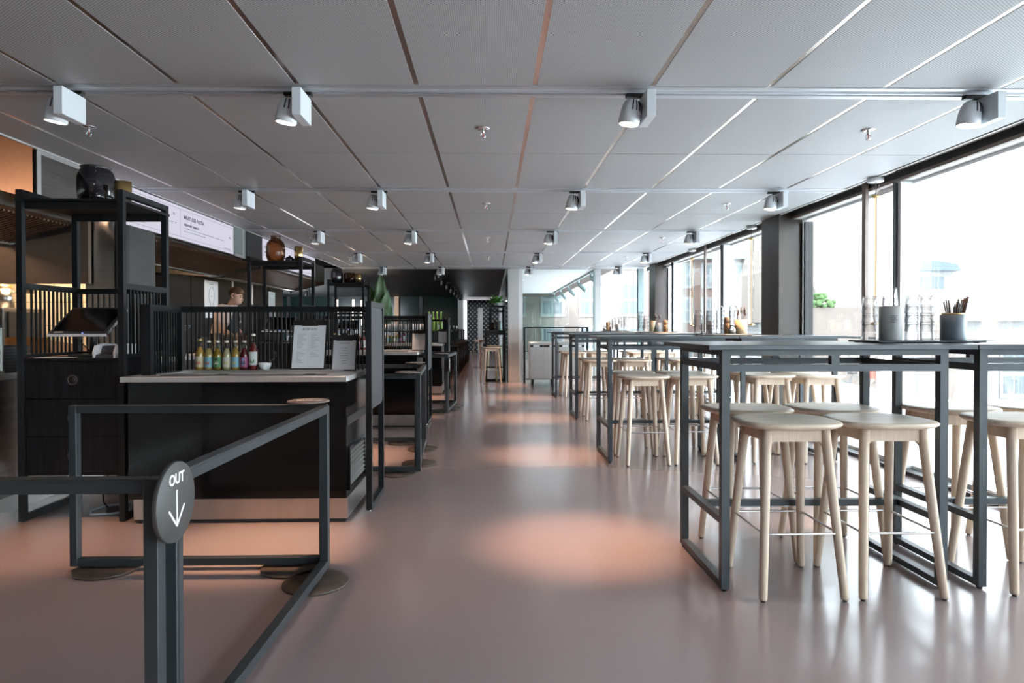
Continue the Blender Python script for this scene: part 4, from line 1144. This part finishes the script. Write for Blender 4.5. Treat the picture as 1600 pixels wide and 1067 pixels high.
# tall dark cupboards with posters and pale joints
for i, (y0, y1) in enumerate(((8.95, 11.21), (11.29, 12.12), (12.20, 13.95))):
    t = thing('tall_cupboard', 'tall dark cupboard along the kitchen wall, %s from the cook' % ORD[i], 'cupboard', (0, 0, 0), 0, 'tall dark cupboards')
    B().box(-5.0, -4.42, y0, y1, 0, 2.02).build('cupboard_body', 'cab_dark', t)
    n = max(1, round((y1-y0)/.75)); w = (y1-y0)/n
    for k in range(n): B().box(-4.42, -4.40, y0+w*k+.008, y0+w*(k+1)-.008, .05, 2.0).build('door', 'cab_dark', t)
for i, y in enumerate((11.25, 12.16)):
    one('joint_strip', B().box(-4.44, -4.395, y-.035, y+.035, 0, 2.0), 'mullion_w', 'pale vertical strip between the dark cupboards, %s from the cook' % ORD[i], 'strip', 'pale joint strips')
def poster(y0, y1, z0, z1, label, fig):
    t = thing('poster', label, 'poster', (-4.398, 0, 0), 0, 'kitchen posters')
    B().box(0, .008, y0, y1, z0, z1).build('poster_sheet', 'paper', t)
    l = B(); cy, cz = (y0+y1)/2, (z0+z1)/2+.06; w = (y1-y0)
    if fig == 'pin':
        pts = [(.0095, cy+w*.2*math.sin(a), cz+w*.28*math.cos(a)) for a in [R(-130+13*k) for k in range(21)]]+[(.0095, cy, cz-.28*w-.12)]
        l.tube(pts, .004, 5, closed=True); l.box(.0085, .010, cy-w*.03, cy+w*.03, cz-.02, cz)
    else:
        for k in range(3): l.box(.0085, .010, cy-.1+.09*k, cy-.085+.09*k, cz-.12, cz+.1)
    for k in range(3): l.box(.0085, .010, cy-w*.28, cy+w*(.28-.05*k), z0+.05+.025*k, z0+.058+.025*k)
    l.box(.0085, .010, cy-w*.15, cy+w*.15, z1-.06, z1-.045)
    l.build('printed_figure', 'ink_pale', t)
poster(10.14, 10.63, 1.32, 1.90, 'white poster with an outlined pin drawing beside the cook', 'pin')
poster(13.02, 13.40, 1.34, 1.88, 'narrower white poster further along the dark cupboards', 'bars')
# glass containers the cook works over
for i in range(6):
    x = -3.15+(.05 if i % 2 else -.04); y = 7.35+.16*i
    o = one('glass_container', B().lathe([(.0, 0), (.062, 0), (.065, .005), (.065, .18+.02*(i % 3)), (.062, .18+.02*(i % 3)), (.061, .008), (0, .008)], n=22), 'clearjar', 'clear glass container on the pass counter near the cook, %s from the camera' % ORD[i], 'container', 'glass containers on the pass counter', (x, y, .886))

# ------------------------------------------------------------------ the cook (figure bent over the counter, seen from his right)
def skin_mesh(joints, edges, name, mat, parent, sub=2):
    me = bpy.data.meshes.new(name); keys = list(joints)
    me.from_pydata([joints[k][0] for k in keys], [(keys.index(a), keys.index(b_)) for a, b_ in edges], [])
    tmp = bpy.data.objects.new(name+'_tmp', me); C.objects.link(tmp)
    m_ = tmp.modifiers.new('Skin', 'SKIN'); m_.use_smooth_shade = True
    sv = me.skin_vertices[0].data
    for i, k in enumerate(keys):
        r = joints[k][1]; sv[i].radius = (r, r) if not isinstance(r, tuple) else r
    sv[0].use_root = True
    if sub: su = tmp.modifiers.new('Subdivision', 'SUBSURF'); su.levels = sub; su.render_levels = sub
    dg = bpy.context.evaluated_depsgraph_get(); dg.update()
    res = bpy.data.meshes.new_from_object(tmp.evaluated_get(dg))
    bpy.data.objects.remove(tmp); bpy.data.meshes.remove(me)
    res.materials.clear(); res.materials.append(M[mat]); res.name = name
    for p_ in res.polygons: p_.use_smooth = True
    o = bpy.data.objects.new(name, res); C.objects.link(o)
    if parent is not None: o.parent = parent
    return o
HT = R(24)
def hp_(x, y, z):           # a point given in head space (origin at the middle of the head, x forward, tilted to look down)
    return (.235+x*math.cos(HT)+z*math.sin(HT), y, 1.565-x*math.sin(HT)+z*math.cos(HT))
J = {'pelvis': ((-.01, 0, .96), (.12, .10)), 'waist': ((.055, 0, 1.12), (.10, .085)), 'chest': ((.105, 0, 1.29), (.115, .09)), 'neck0': ((.15, 0, 1.42), (.06, .06)), 'neck': ((.19, 0, 1.475), (.054, .052)),
     'skull': (hp_(-.035, 0, .0), (.083, .075)), 'head': (hp_(.0, 0, .03), (.098, .080)), 'crown': (hp_(.0, 0, .06), (.085, .070)), 'jaw': (hp_(.045, 0, -.055), (.062, .056)), 'chin': (hp_(.07, 0, -.088), (.032, .034))}
E_ = [('pelvis', 'waist'), ('waist', 'chest'), ('chest', 'neck0'), ('neck0', 'neck'), ('neck', 'skull'), ('skull', 'head'), ('head', 'crown'), ('skull', 'jaw'), ('jaw', 'chin')]
for sg, n in ((-1, 'r'), (1, 'l')):
    J.update({n+'hip': ((0, .09*sg, .90), .095), n+'knee': ((.02, .10*sg, .50), .065), n+'ank': ((-.02, .10*sg, .09), .042), n+'toe': ((.14, .11*sg, .035), .032),
              n+'sh': ((.12, .165*sg, 1.37), .052), n+'el': ((.12+.01, .235*sg, 1.155), .045), n+'wr': ((.265, .17*sg, 1.045), .029), n+'palm': ((.325, .15*sg, 1.02), (.034, .020))})
    E_ += [('pelvis', n+'hip'), (n+'hip', n+'knee'), (n+'knee', n+'ank'), (n+'ank', n+'toe'), ('chest', n+'sh'), (n+'sh', n+'el'), (n+'el', n+'wr'), (n+'wr', n+'palm')]
    for q in range(4):
        y_ = .15*sg+(q-1.5)*.019; L_ = (.062, .072, .068, .054)[q]
        J[n+'f%da' % q] = ((.35+.012, y_, 1.012), .0095); J[n+'f%db' % q] = ((.36+L_*.6, y_, .995), .0085); J[n+'f%dc' % q] = ((.36+L_*.95, y_, .972), .0075)
        E_ += [(n+'palm', n+'f%da' % q), (n+'f%da' % q, n+'f%db' % q), (n+'f%db' % q, n+'f%dc' % q)]
    J[n+'t1'] = ((.325, .15*sg-.042*sg, 1.01), .0105); J[n+'t2'] = ((.365, .15*sg-.052*sg, .99), .009); E_ += [(n+'palm', n+'t1'), (n+'t1', n+'t2')]
chef = thing('person', 'cook in pale short-sleeved shirt and dark apron bending over the pass counter', 'person', (-3.47, 8.4, 0), 0)
body = skin_mesh(J, E_, 'body', 'skin', chef, 1)
fb = B()
fb.lathe([(0, -.024), (.012, -.016), (.013, -.004), (.008, .012), (0, .026)], (.082, 0, -.012), 10)       # nose
fb.tube([(.076, -.02, -.052), (.085, 0, -.053), (.076, .02, -.052)], .0055, 6)                          # lips
for sg in (-1, 1): fb.tube([(-.012, .077*sg, .022), (-.030, .086*sg, .018), (-.030, .086*sg, -.012), (-.008, .078*sg, -.026)], .010, 8)
o = fb.build('face_features', 'skin', chef); o.location = (.235, 0, 1.565); o.rotation_euler = (0, HT, 0)
eb = B()
for sg in (-1, 1): eb.lathe([(0, -.007), (.009, 0), (0, .007)], (.066, .032*sg, .016), 10).tube([(.070, .014*sg, .034), (.068, .034*sg, .037), (.054, .05*sg, .033)], .0045, 6)
o = eb.build('eyes', 'hair', chef); o.location = (.235, 0, 1.565); o.rotation_euler = (0, HT, 0)
vs = []; fs = []
for i in range(11):
    for k in range(28):
        a = 2*PI*k/28; fr = math.cos(a)
        pm = R(62+30*(1-fr) if fr > 0 else 92+30*(-fr))
        ph = pm*i/10; w_ = 1+.03*math.sin(7*a+i)-.10*(i/10)**4
        vs.append((-.014+.103*w_*math.sin(ph)*fr, .0835*w_*math.sin(ph)*math.sin(a), .022+.095*math.cos(ph)))
for i in range(10):
    for k in range(28): fs.append((i*28+k, i*28+(k+1) % 28, (i+1)*28+(k+1) % 28, (i+1)*28+k))
n0 = len(vs); vs += [(x*.9, y*.9, z*.9) for (x, y, z) in vs]; fs += [tuple(q+n0 for q in f)[::-1] for f in fs]
for k in range(28): fs.append((280+k, 280+(k+1) % 28, n0+280+(k+1) % 28, n0+280+k))
o = B().add(vs, fs, True).build('hair', 'hair', chef); o.location = (.235, 0, 1.565); o.rotation_euler = (0, HT, 0)
JS = {'w0': ((.0, 0, .97), (.16, .135)), 'w1': ((.055, 0, 1.12), (.155, .13)), 'c': ((.105, 0, 1.29), (.175, .145)), 'n': ((.14, 0, 1.43), (.105, .095))}
ES = [('w0', 'w1'), ('w1', 'c'), ('c', 'n')]
for sg, n in ((-1, 'r'), (1, 'l')):
    JS.update({n+'s': ((.12, .17*sg, 1.385), .10), n+'m': ((.125, .20*sg, 1.28), .088), n+'e': ((.130, .228*sg, 1.19), .080)}); ES += [('c', n+'s'), (n+'s', n+'m'), (n+'m', n+'e')]
skin_mesh(JS, ES, 'shirt', 'shirt', chef, 2)
ab = B(); vs = []; fs = []
for i, (x_, z_, w_) in enumerate(((.245, 1.36, .09), (.262, 1.28, .12), (.225, 1.14, .165), (.185, 1.0, .19), (.17, .80, .2), (.165, .55, .2))):
    for j in range(7):
        v_ = j/6*2-1; vs.append((x_-.075*v_*v_*(1 if i > 1 else .5)+.012, w_*v_, z_)); 
for i in range(5):
    for j in range(6): a = i*7+j; fs.append((a, a+1, a+8, a+7))
n0 = len(vs); vs += [(x-.006, y, z) for (x, y, z) in vs]; fs += [tuple(q+n0 for q in f)[::-1] for f in fs]
ab.add(vs, fs, True).tube([(.235, -.085, 1.36), (.15, -.09, 1.445), (.085, 0, 1.475), (.15, .09, 1.445), (.235, .085, 1.36)], .010, 6)
ab.build('apron', 'apron', chef)
JT = {'p': ((0, 0, .95), (.155, .13)), 'rh': ((0, -.095, .86), .105), 'rk': ((.02, -.10, .5), .078), 'ra': ((-.02, -.10, .12), .06), 'lh': ((0, .095, .86), .105), 'lk': ((.02, .10, .5), .078), 'la': ((-.02, .10, .12), .06)}
skin_mesh(JT, [('p', 'rh'), ('rh', 'rk'), ('rk', 'ra'), ('p', 'lh'), ('lh', 'lk'), ('lk', 'la')], 'trousers', 'trousers', chef, 2)
# the dish he works on
one('serving_dish', B().lathe([(0, 0), (.09, 0), (.12, .05), (.115, .05), (.086, .006), (0, .006)], n=24), 'steel', 'steel dish on the pass counter under the hands of the cook', 'dish', None, (-3.18, 8.4, .886))

# ------------------------------------------------------------------ beyond the bright ceiling: dark hall on the left
dc = B()
for k in range(16): dc.box(-9, .30, 13.8+.82*k, 13.8+.82*k+.80, 2.41, 2.45)
struct('ceiling_dark', dc, 'dark_ceil')
tr = B().box(.30, .33, 13.8, 27, 2.38, 2.45)
struct('trim_9', tr, 'alu')
struct('wall_dark_end', B().box(.335, .36, 15.1, 42, 0, 2.85), 'cab_dark')
def black_spot():
    t = thing('black_spotlight', '', 'spotlight')
    B().box(-.05, .05, -.06, .06, -.03, 0).box(.02, .05, -.05, .05, -.2, -.03).build('driver_box', 'black', t)
    h = B().lathe([(.055, -.05), (.06, -.09), (.06, -.21), (.05, -.21), (.05, -.2)], (-.05, 0, 0), n=20).build('lamp_head', 'black', t)
    B().lathe([(0, -.199), (.05, -.199), (.05, -.203), (0, -.203)], (-.05, 0, 0), n=18).build('lens', 'lens_dim', h)
    return t
M['lens_dim'] = emit('dim_lens', (1, .55, .38), 1.2)
bsp = black_spot(); f_ = True
dark_light = bpy.data.lights.new('dark_spot', 'SPOT'); dark_light.energy = 45; dark_light.color = (1, .45, .27); dark_light.spot_size = R(62); dark_light.spot_blend = .8; dark_light.shadow_soft_size = .04
for ci, (x, n, nm) in enumerate(((-1.15, 7, 'over the black tables'), (-3.4, 5, 'over the middle of the dark hall'), (-6.0, 5, 'over the far side of the dark hall'))):
    for k in range(n):
        yy = 14.6+1.75*k
        if f_: o = bsp; o.location = (x, yy, 2.41); f_ = False
        else: o = dup(bsp, (x, yy, 2.41))
        o['label'] = 'black ceiling spotlight %s, %s of its row' % (nm, ORD[k]); o['group'] = 'black spotlights in the dark hall'
        if ci < 2:
            L = bpy.data.objects.new('dark_spot_lamp', dark_light); C.objects.link(L); L.location = (x-.05+(.75 if ci == 0 else 0), yy, 2.15)
# far wall of dark green glass and a patterned screen
gw = thing('wall_far_hall', 'dark green glazed wall at the end of the hall', 'wall', kind='structure')
B().box(-9, -1.35, 26.6, 26.65, 0, 2.41).build('glass', 'green_dark', gw)
mb = B()
for x in (-8.2, -6.4, -4.6, -2.9): mb.box(x, x+.12, 26.5, 26.6, 0, 2.41)
mb.build('mullion', 'mullion', gw)
B().box(-1.35, -1.13, 26.4, 26.6, 0, 2.41).build('post', 'post', gw)
B().box(-3.9, -3.72, 26.4, 26.55, 0, 2.41).build('post', 'copper', gw)
B().box(-1.13, .33, 30.0, 30.05, 0, 2.41).build('screen_sheet', 'pattern', gw)
B().box(-.62, -.40, 29.9, 29.98, 0, 2.05).build('pale_strip', 'mullion_w', gw)
area('hall_end_fill', (-.3, 28.5, 2.3), (0, 0, 0), 1.0, 1.0, 16, (.9, .95, 1))  # no lamp hangs here, added to brighten the end of the hall
# black bar tables and black stools along the hall
def black_table(k):
    t = thing('black_bar_table', 'black bar table in the dark hall, %s beyond the counters' % ORD[k], 'table', (-1.35, 15.3+1.9*k, 0), 0, 'black bar tables in the dark hall')
    B().rbox(-.5, .42, -.35, .35, 1.06, 1.10, .004, 1).build('tabletop', 'black', t)
    for (x, y) in ((-.45, -.3), (.37, -.3), (-.45, .3), (.37, .3)): B().box(x, x+.035, y-.017, y+.018, 0, 1.06).build('leg', 'black', t)
    B().box(-.45, .40, -.017, .017, .28, .31).build('foot_bar', 'black', t)
    B().tube([(.15, -.1, 1.10), (.15, -.1, 1.22)], .03, 10).build('bottle_caddy', 'porcelain', t)
for k in range(5): black_table(k)
def black_chair():
    t = thing('black_stool', '', 'stool', (0, 0, 0), 0, 'black stools in the dark hall')
    s = seat_mesh().build('seat', 'black', t); s.location = (0, 0, .752)
    for sx in (-1, 1):
        for sy in (-1, 1): B().tube([(sx*.17, sy*.19, 0), (sx*.13, sy*.12, .73)], .016, 8).build('leg', 'black', t)
    return t
bc = black_chair()
for k in range(5):
    for j, dy in enumerate((-.42, .42)):
        o = bc if (k == 0 and j == 0) else dup(bc, (0, 0, 0))
        o.location = (-.98, 15.3+1.9*k+dy*1.05, 0); o['label'] = 'black stool %s the %s black bar table of the dark hall' % (('in front of', 'behind')[j], ORD[k])
# tall black table by the white post, with plant shelf
hb = thing('plant_table', 'tall black table with shelf frame standing against the white post', 'table', (0, 0, 0))
x0, x1, y0, y1 = -.155, .30, 14.15, 14.75
B().box(x0, x1, y0, y1, 1.0, 1.10).build('tabletop', 'black', hb)
for x in (x0, x1-.05): frame_loop(B(), x, y0, y1, 0, 1.0, .05).build('leg_frame', 'black', hb)
B().box(x0+.05, x1-.05, y0, y0+.04, 0, .05).box(x0+.05, x1-.05, y0, y0+.03, .29, .32).build('foot_rail', 'black', hb)
for x in (x0+.1, x1-.06): B().box(x, x+.05, y1-.1, y1-.05, 1.10, 1.62).build('shelf_post', 'black', hb)
B().box(x0+.08, x1, y0+.1, y1, 1.60, 1.64).box(x0+.1, x1, y1-.12, y1-.04, 1.50, 1.54).build('shelf', 'black', hb)
pp = thing('fern_pot', 'bushy green fern in a pale pot on the tall black shelf', 'plant', (.11, 14.4, 1.641))
B().lathe([(0, 0), (.05, 0), (.065, .07), (.06, .07), (.05, .01), (0, .01)], n=20).build('pot', 'porcelain', pp)
lf = B()
for k in range(46):
    a = random.uniform(0, 2*PI); el = random.uniform(.15, 1.2)
    d = (math.cos(a)*math.cos(el), math.sin(a)*math.cos(el), math.sin(el)); leaf(lf, (.02*math.cos(a), .02*math.sin(a), .06), d, random.uniform(.12, .21), .045, .35, random.uniform(-.5, .5), 5)
lf.build('leaves', 'leaf2', pp)
for i, (x, h, m_) in enumerate(((-.02, .16, 'amber'), (.05, .19, 'clearjar'), (.13, .20, 'porcelain'))):
    one('table_jar', B().lathe([(0, 0), (.035, 0), (.035, h), (.03, h), (.03, .006), (0, .006)], n=18), m_, '%s jar standing on the tall black table by the white post' % ('amber', 'clear glass', 'white')[i], 'jar', None, (x+.05, 14.3, 1.101))
o = dup(st, (-.02, 13.78, 0), R(12), 'pale oak bar stool beside the tall black table'); o['group'] = 'oak bar stools by the hall'
o = dup(st, (.06, 15.1, 0), R(4), 'pale oak bar stool behind the tall black table'); o['group'] = 'oak bar stools by the hall'
o = dup(st, (-.38, 22.0, 0), R(40), 'pale oak bar stool far down the hall'); o['group'] = 'oak bar stools by the hall'
# back bar with cups and green bottles behind the furthest counter
bb = thing('back_bar_shelf', 'black shelf rack behind the furthest counter', 'shelf', (0, 0, 0))
for x in (-2.3, -1.62, -.95): frame_loop(B(), x, 12.95, 13.25, 0, 1.36, .03).build('rack_frame', 'steelframe', bb)
B().box(-2.3, -.92, 12.95, 13.25, 1.075, 1.095).box(-2.3, -.92, 12.95, 13.25, .60, .62).build('shelf_board', 'steelframe', bb)
for i in range(13):
    one('white_cup', B().lathe([(0, 0), (.032, 0), (.04, .14), (.037, .14), (.03, .005), (0, .005)], n=16), 'porcelain', 'tall white cup on the black back shelf, number %s of the row from the left' % (ORD+['ninth', 'tenth', 'eleventh', 'twelfth', 'thirteenth'])[i], 'cup', 'white cups on the back shelf', (-2.22+.072*i, 13.1, 1.096))
M['green_bottle'] = pbr('green_bottle', (.22, .42, .05), .12, spec=.7)
for i in range(4):
    one('green_bottle', B().lathe([(0, 0), (.03, 0), (.032, .01), (.032, .2), (.013, .27), (.012, .36), (.015, .365), (.015, .38), (0, .38)], n=18), 'green_bottle', 'slim green bottle at the end of the back shelf, %s from the left' % ORD[i], 'bottle', 'green bottles on the back shelf', (-1.24+.078*i, 13.1, 1.096))
for i, (x, y) in enumerate(((-3.75, 16.0), (-3.35, 16.0), (-3.22, 16.4), (-2.55, 16.2))):
    t = thing('pendant_tube_lamp', 'glowing white tube lamp hanging in the dark hall, %s from the left' % ORD[i], 'lamp', (x, y, 0), 0, 'tube lamps in the dark hall')
    B().cyl((0, 0, 1.22), .028, .62, 14).build('lit_tube', 'tube_far', t)
    B().tube([(0, 0, 1.84), (0, 0, 2.41)], .004, 6).build('cable', 'black', t)
    B().cyl((0, 0, 1.84), .03, .03, 14).cyl((0, 0, 1.19), .03, .03, 14).build('end_cap', 'black', t)

# ------------------------------------------------------------------ balustrade and steel trolleys by the glass partition
bl = thing('balustrade', 'dark barred balustrade in front of the glass partition', 'railing', (0, 0, 0))
f = B().box(.66, .70, 13.58, 13.62, 0, 1.17).box(1.87, 1.90, 13.58, 13.62, 0, 1.17).box(1.97, 2.01, 13.58, 13.62, 0, 1.17).box(.70, 1.97, 13.585, 13.615, 1.145, 1.17).box(.70, 1.97, 13.585, 13.615, .08, .1).box(.70, 1.97, 13.585, 13.615, .66, .68)
f.build('rail_frame', 'steelframe', bl)
s = B()
for k in range(40): s.box(.715+.029*k, .722+.029*k, 13.596, 13.604, .68, 1.145)
s.build('bars', 'steelframe', bl)
def trolley(x0, x1, y, label):
    t = thing('steel_trolley', label, 'trolley', (0, 0, 0), 0, 'stainless trolleys')
    w = x1-x0
    B().rbox(x0, x1, y, y+.5, .13, .865, .006, 1).build('trolley_body', 'steel_pale', t)
    for k in range(2):
        a = x0+.012+k*(w-.012)/2; b_ = a+(w-.012)/2-.012
        d = B().box(a, b_, y-.012, y, .155, .845).build('door', 'steel_pale', t)
        B().box(a, b_, y-.014, y-.012, .77, .815).build('handle_strip', 'black', d)
        B().box(a+.06+.06*k, b_-.06, y-.016, y-.013, .772, .812).build('name_plate', 'paper', d)
    for (x, yy) in ((x0+.07, y+.06), (x1-.07, y+.06), (x0+.07, y+.44), (x1-.07, y+.44)):
        c_ = B().cyl((x-.012, yy, .045), .045, .024, 18, axis='x').box(x-.02, x+.02, yy-.02, yy+.02, .085, .13).build('caster', 'rubber', t)
trolley(.755, 1.29, 13.0, 'stainless two-door trolley beside the balustrade post')
trolley(1.33, 1.86, 13.0, 'stainless trolley half hidden behind the last tall table')
# covered walkway seen through the partition
wc = B().box(.66, 2.2, 13.98, 24, 2.40, 2.46)
struct('ceiling_walkway', wc, 'whiteceil')
wl = B()
for k in range(5): wl.tube([(2.22, 14.6+1.8*k, 2.4), (2.26, 14.6+1.8*k, 2.28), (2.42, 14.2+1.8*k, 2.12)], .05, 12)
for k in range(5):
    o = B().tube([(0, 0, 2.4), (.0, 0, 2.28)], .025, 8).tube([(0, .02, 2.28), (.16, -.3, 2.08)], .05, 14)
    one('tube_spotlight', o, 'mullion_t', 'slanting tube spotlight under the walkway edge, %s beyond the partition' % ORD[k], 'spotlight', 'tube spotlights outside the partition', (2.26, 14.8+2.2*k, 0))
struct('trim_10', B().box(2.2, 2.24, 13.98, 24, 2.36, 2.5), 'mullion_t')
struct('wall_walkway', B().box(.5, 2.3, 24, 24.02, 0, 2.40), 'pane_pale')

# ------------------------------------------------------------------ outside
struct('terrace', B().box(3.42, 7.5, -8, 44, -.2, -.03), 'deck')
struct('street', B().box(-40, 120, -20, 140, -5.2, -5.0), 'ground')
tl = thing('terrace_railing', 'slim black terrace railing outside the windows', 'railing', (0, 0, 0))
rl = B()
for k in range(6): rl.box(7.2, 7.24, 3.0+4*k, 3.04+4*k, -.03, .95)
rl.build('post', 'mullion', tl)
B().box(7.2, 7.23, 3, 23.04, .93, .97).build('top_rail', 'mullion', tl)
def building(name, label, x0, x1, y0, y1, z0, z1, mat, rows_, cols, wz, ww, wh, pane='facade_pane', face='y', roof=None, roofmat='roof', ridge=0., frame=None, cat='building', gable=False):
    t = thing(name, label, cat, (0, 0, 0))
    B().box(x0, x1, y0, y1, z0, z1).build('wall', mat, t)
    for r_ in range(rows_):
        zz = wz[r_]
        for c_ in range(cols):
            if face == 'y':
                cx = x0+(x1-x0)*(c_+.5)/cols
                w = B().box(cx-ww/2-.08, cx+ww/2+.08, y0-.06, y0+.02, zz-.08, zz+wh+.08).build('window', frame or 'stone', t)
                p = B()
                for a_ in (-1, 1):
                    for q_ in (0, 1): p.box(cx+a_*ww*.25-ww*.2, cx+a_*ww*.25+ww*.2, y0-.075, y0-.05, zz+wh*(.05+.5*q_), zz+wh*(.45+.5*q_))
            else:
                cy = y0+(y1-y0)*(c_+.5)/cols
                w = B().box(x0-.06, x0+.02, cy-ww/2-.08, cy+ww/2+.08, zz-.08, zz+wh+.08).build('window', frame or 'stone', t)
                p = B()
                for a_ in (-1, 1):
                    for q_ in (0, 1): p.box(x0-.075, x0-.05, cy+a_*ww*.25-ww*.2, cy+a_*ww*.25+ww*.2, zz+wh*(.05+.5*q_), zz+wh*(.45+.5*q_))
            p.build('pane', pane, w)
    if roof:
        if face == 'y' and not gable: pr = B().prism([(y0-.4, z1-.1), (y1+.2, z1-.1), ((y0+y1)/2+ridge, z1+roof), ((y0+y1)/2+ridge-.2, z1+roof)], x0-.3, x1+.3, 'x')
        elif gable: pr = B().prism([(x0-.3, z1-.1), (x1+.3, z1-.1), ((x0+x1)/2, z1+roof)], y0-.3, y1, 'y')
        else: pr = B().prism([(x0-.4, z1-.1), (x1+.2, z1-.1), ((x0+x1)/2+ridge, z1+roof)], y0-.3, y1+.3, 'y')
        pr.build('roof', roofmat, t)
    return t
wh = building('white_house', 'white rendered house with pale tiled roof across the street', 11.5, 34, 22, 31, -5, 1.45, 'facade', 2, 9, (-3.9, -1.2), .8, 1.5, roof=5.4)
for i, x in enumerate((14.6, 19.8, 25.5)):
    d = B().box(x, x+1.5, 22.6, 24.6, 1.6, 3.1).build('dormer', 'facade', wh)
    B().prism([(x-.15, 3.1), (x+1.65, 3.1), (x+1.5, 3.32), (x+.75, 3.45), (x, 3.32)], 22.4, 24.9, 'y').build('dormer_roof', 'zinc', d)
    B().box(x+.35, x+1.15, 22.55, 22.61, 1.9, 2.9).build('dormer_pane', 'facade_pane', d)
for i, (x, z) in enumerate(((12.6, 2.4), (17.6, 2.6))):
    B().box(x, x+.8, 22.7+.72*(z-1.45)-.3, 22.75+.72*(z-1.45)+.3, z, z+.06).build('roof_window', 'zinc', wh)
building('brick_house', 'pale brick house with pitched gable beyond the windows', 18.0, 26.5, 46, 56, -5, 6.6, 'brick', 4, 4, (-3.5, -.4, 2.2, 4.6), 1.1, 1.6, roof=4.6, roofmat='slate', gable=True)
building('brick_block', 'pale brick apartment block behind the glass partition', .2, 8.6, 36, 46, -5, 7.8, 'brick_pale', 4, 4, (-3.0, -.6, 1.8, 4.4), 1.15, 1.75)
building('brick_block', 'tall pale brick building with blue slate roof beyond the second window', 11.0, 17.4, 40, 52, -5, 5.4, 'brick', 4, 4, (-3.3, -.9, 1.5, 3.6), 1.0, 1.4, roof=3.2, roofmat='slate')
building('grey_house', 'pale grey house with slate roof and cornice far behind', 28, 44, 56, 66, -5, 5.2, 'brick_pale', 3, 6, (-2.6, .5, 2.9), 1.2, 1.5, roof=4.2, roofmat='slate')
sh = B()
for k in range(60):
    a = random.uniform(0, 2*PI); el = random.uniform(-.2, 1.4); r_ = random.uniform(.5, .95)
    c_ = (.42*r_*math.cos(a)*math.cos(el)*1.2, .42*r_*math.sin(a)*math.cos(el), .18+.36*r_*math.sin(el))
    sh.lathe([(0, -.07), (.06, -.03), (.075, .015), (.045, .06), (0, .075)], c_, 7)
gw2 = thing('garden_wall', 'pale brick garden wall carrying a green shrub', 'wall', (0, 0, 0), kind='thing')
B().box(9.6, 14.5, 20.2, 20.6, -5, 1.75).build('wall_face', 'brick_pale', gw2)
one('shrub', sh, 'bush', 'green shrub on top of the garden wall seen through the window', 'shrub', None, (10.3, 20.4, 1.66))
# parked cargo bike outside
bkz = thing('cargo_bike', 'dark cargo bike with red box parked outside the window', 'bicycle', (9.6, 16.8, -.9), R(12))
for x in (-.55, .55):
    w = B(); w.tube([(x+.33*math.cos(2*PI*k/24), 0, .33+.33*math.sin(2*PI*k/24)) for k in range(24)], .022, 8, closed=True)
    for k in range(8): w.tube([(x, 0, .33), (x+.32*math.cos(PI*k/4), 0, .33+.32*math.sin(PI*k/4))], .003, 4)
    w.build('wheel', 'bike', bkz)
B().tube([(-.55, 0, .33), (-.1, 0, .35), (.15, 0, .75), (-.3, 0, .8), (-.55, 0, .33)], .018, 8).tube([(.15, 0, .75), (.4, 0, .85), (.55, 0, .33)], .018, 8).tube([(.36, -.25, .98), (.4, 0, .95), (.36, .25, .98)], .012, 8).build('bike_frame', 'bike', bkz)
B().rbox(.2, .8, -.25, .25, .72, .92, .01, 1).build('cargo_box', 'red', bkz)
B().rbox(-.42, -.2, -.07, .07, .84, .90, .02, 1).build('saddle', 'black', bkz)
struct('pavement', B().box(7.5, 12.5, 12, 19.5, -1.1, -.9), 'ground')

# ------------------------------------------------------------------ daylight, camera
w = bpy.data.worlds.new('World'); sc.world = w; w.use_nodes = True
nt = w.node_tree; nt.nodes.clear()
bg = nt.nodes.new('ShaderNodeBackground'); out = nt.nodes.new('ShaderNodeOutputWorld')
bg.inputs[0].default_value = (.84, .925, 1.0, 1); bg.inputs[1].default_value = 10.0
nt.links.new(bg.outputs[0], out.inputs[0])
sd = bpy.data.lights.new('sun', 'SUN'); sd.energy = 3.0; sd.angle = R(3); sd.color = (1, .96, .90)
so = bpy.data.objects.new('sun', sd); C.objects.link(so); so.rotation_euler = Vector((.55, .62, -.70)).to_track_quat('-Z', 'Y').to_euler()

cam = bpy.data.cameras.new('Camera'); co = bpy.data.objects.new('Camera', cam); C.objects.link(co)
cam.sensor_fit = 'HORIZONTAL'; cam.sensor_width = 36; cam.lens = 1025/1600*36
cam.shift_x = 12.3/1600; cam.shift_y = -11.8/1600
ps_, pi_, ro_ = R(1.1), R(.6), R(.1)
f = Vector((math.sin(ps_)*math.cos(pi_), math.cos(ps_)*math.cos(pi_), -math.sin(pi_)))
r = Vector((math.cos(ps_), -math.sin(ps_), 0)); u = r.cross(f)
r2 = r*math.cos(ro_)-u*math.sin(ro_); u2 = u*math.cos(ro_)+r*math.sin(ro_)
co.matrix_world = Matrix(((r2.x, u2.x, -f.x, 0), (r2.y, u2.y, -f.y, 0), (r2.z, u2.z, -f.z, 1.17), (0, 0, 0, 1)))
cam.clip_start = .05; cam.clip_end = 300
sc.camera = co
sc.view_settings.view_transform = 'Standard'; sc.view_settings.look = 'None'; sc.view_settings.gamma = 1; sc.view_settings.use_curve_mapping = False
sc.view_settings.exposure = 0.45
sc.cycles.use_denoising = True
sc.cycles.max_bounces = 10; sc.cycles.transparent_max_bounces = 24; sc.cycles.sample_clamp_indirect = 6; sc.cycles.caustics_reflective = False; sc.cycles.caustics_refractive = False
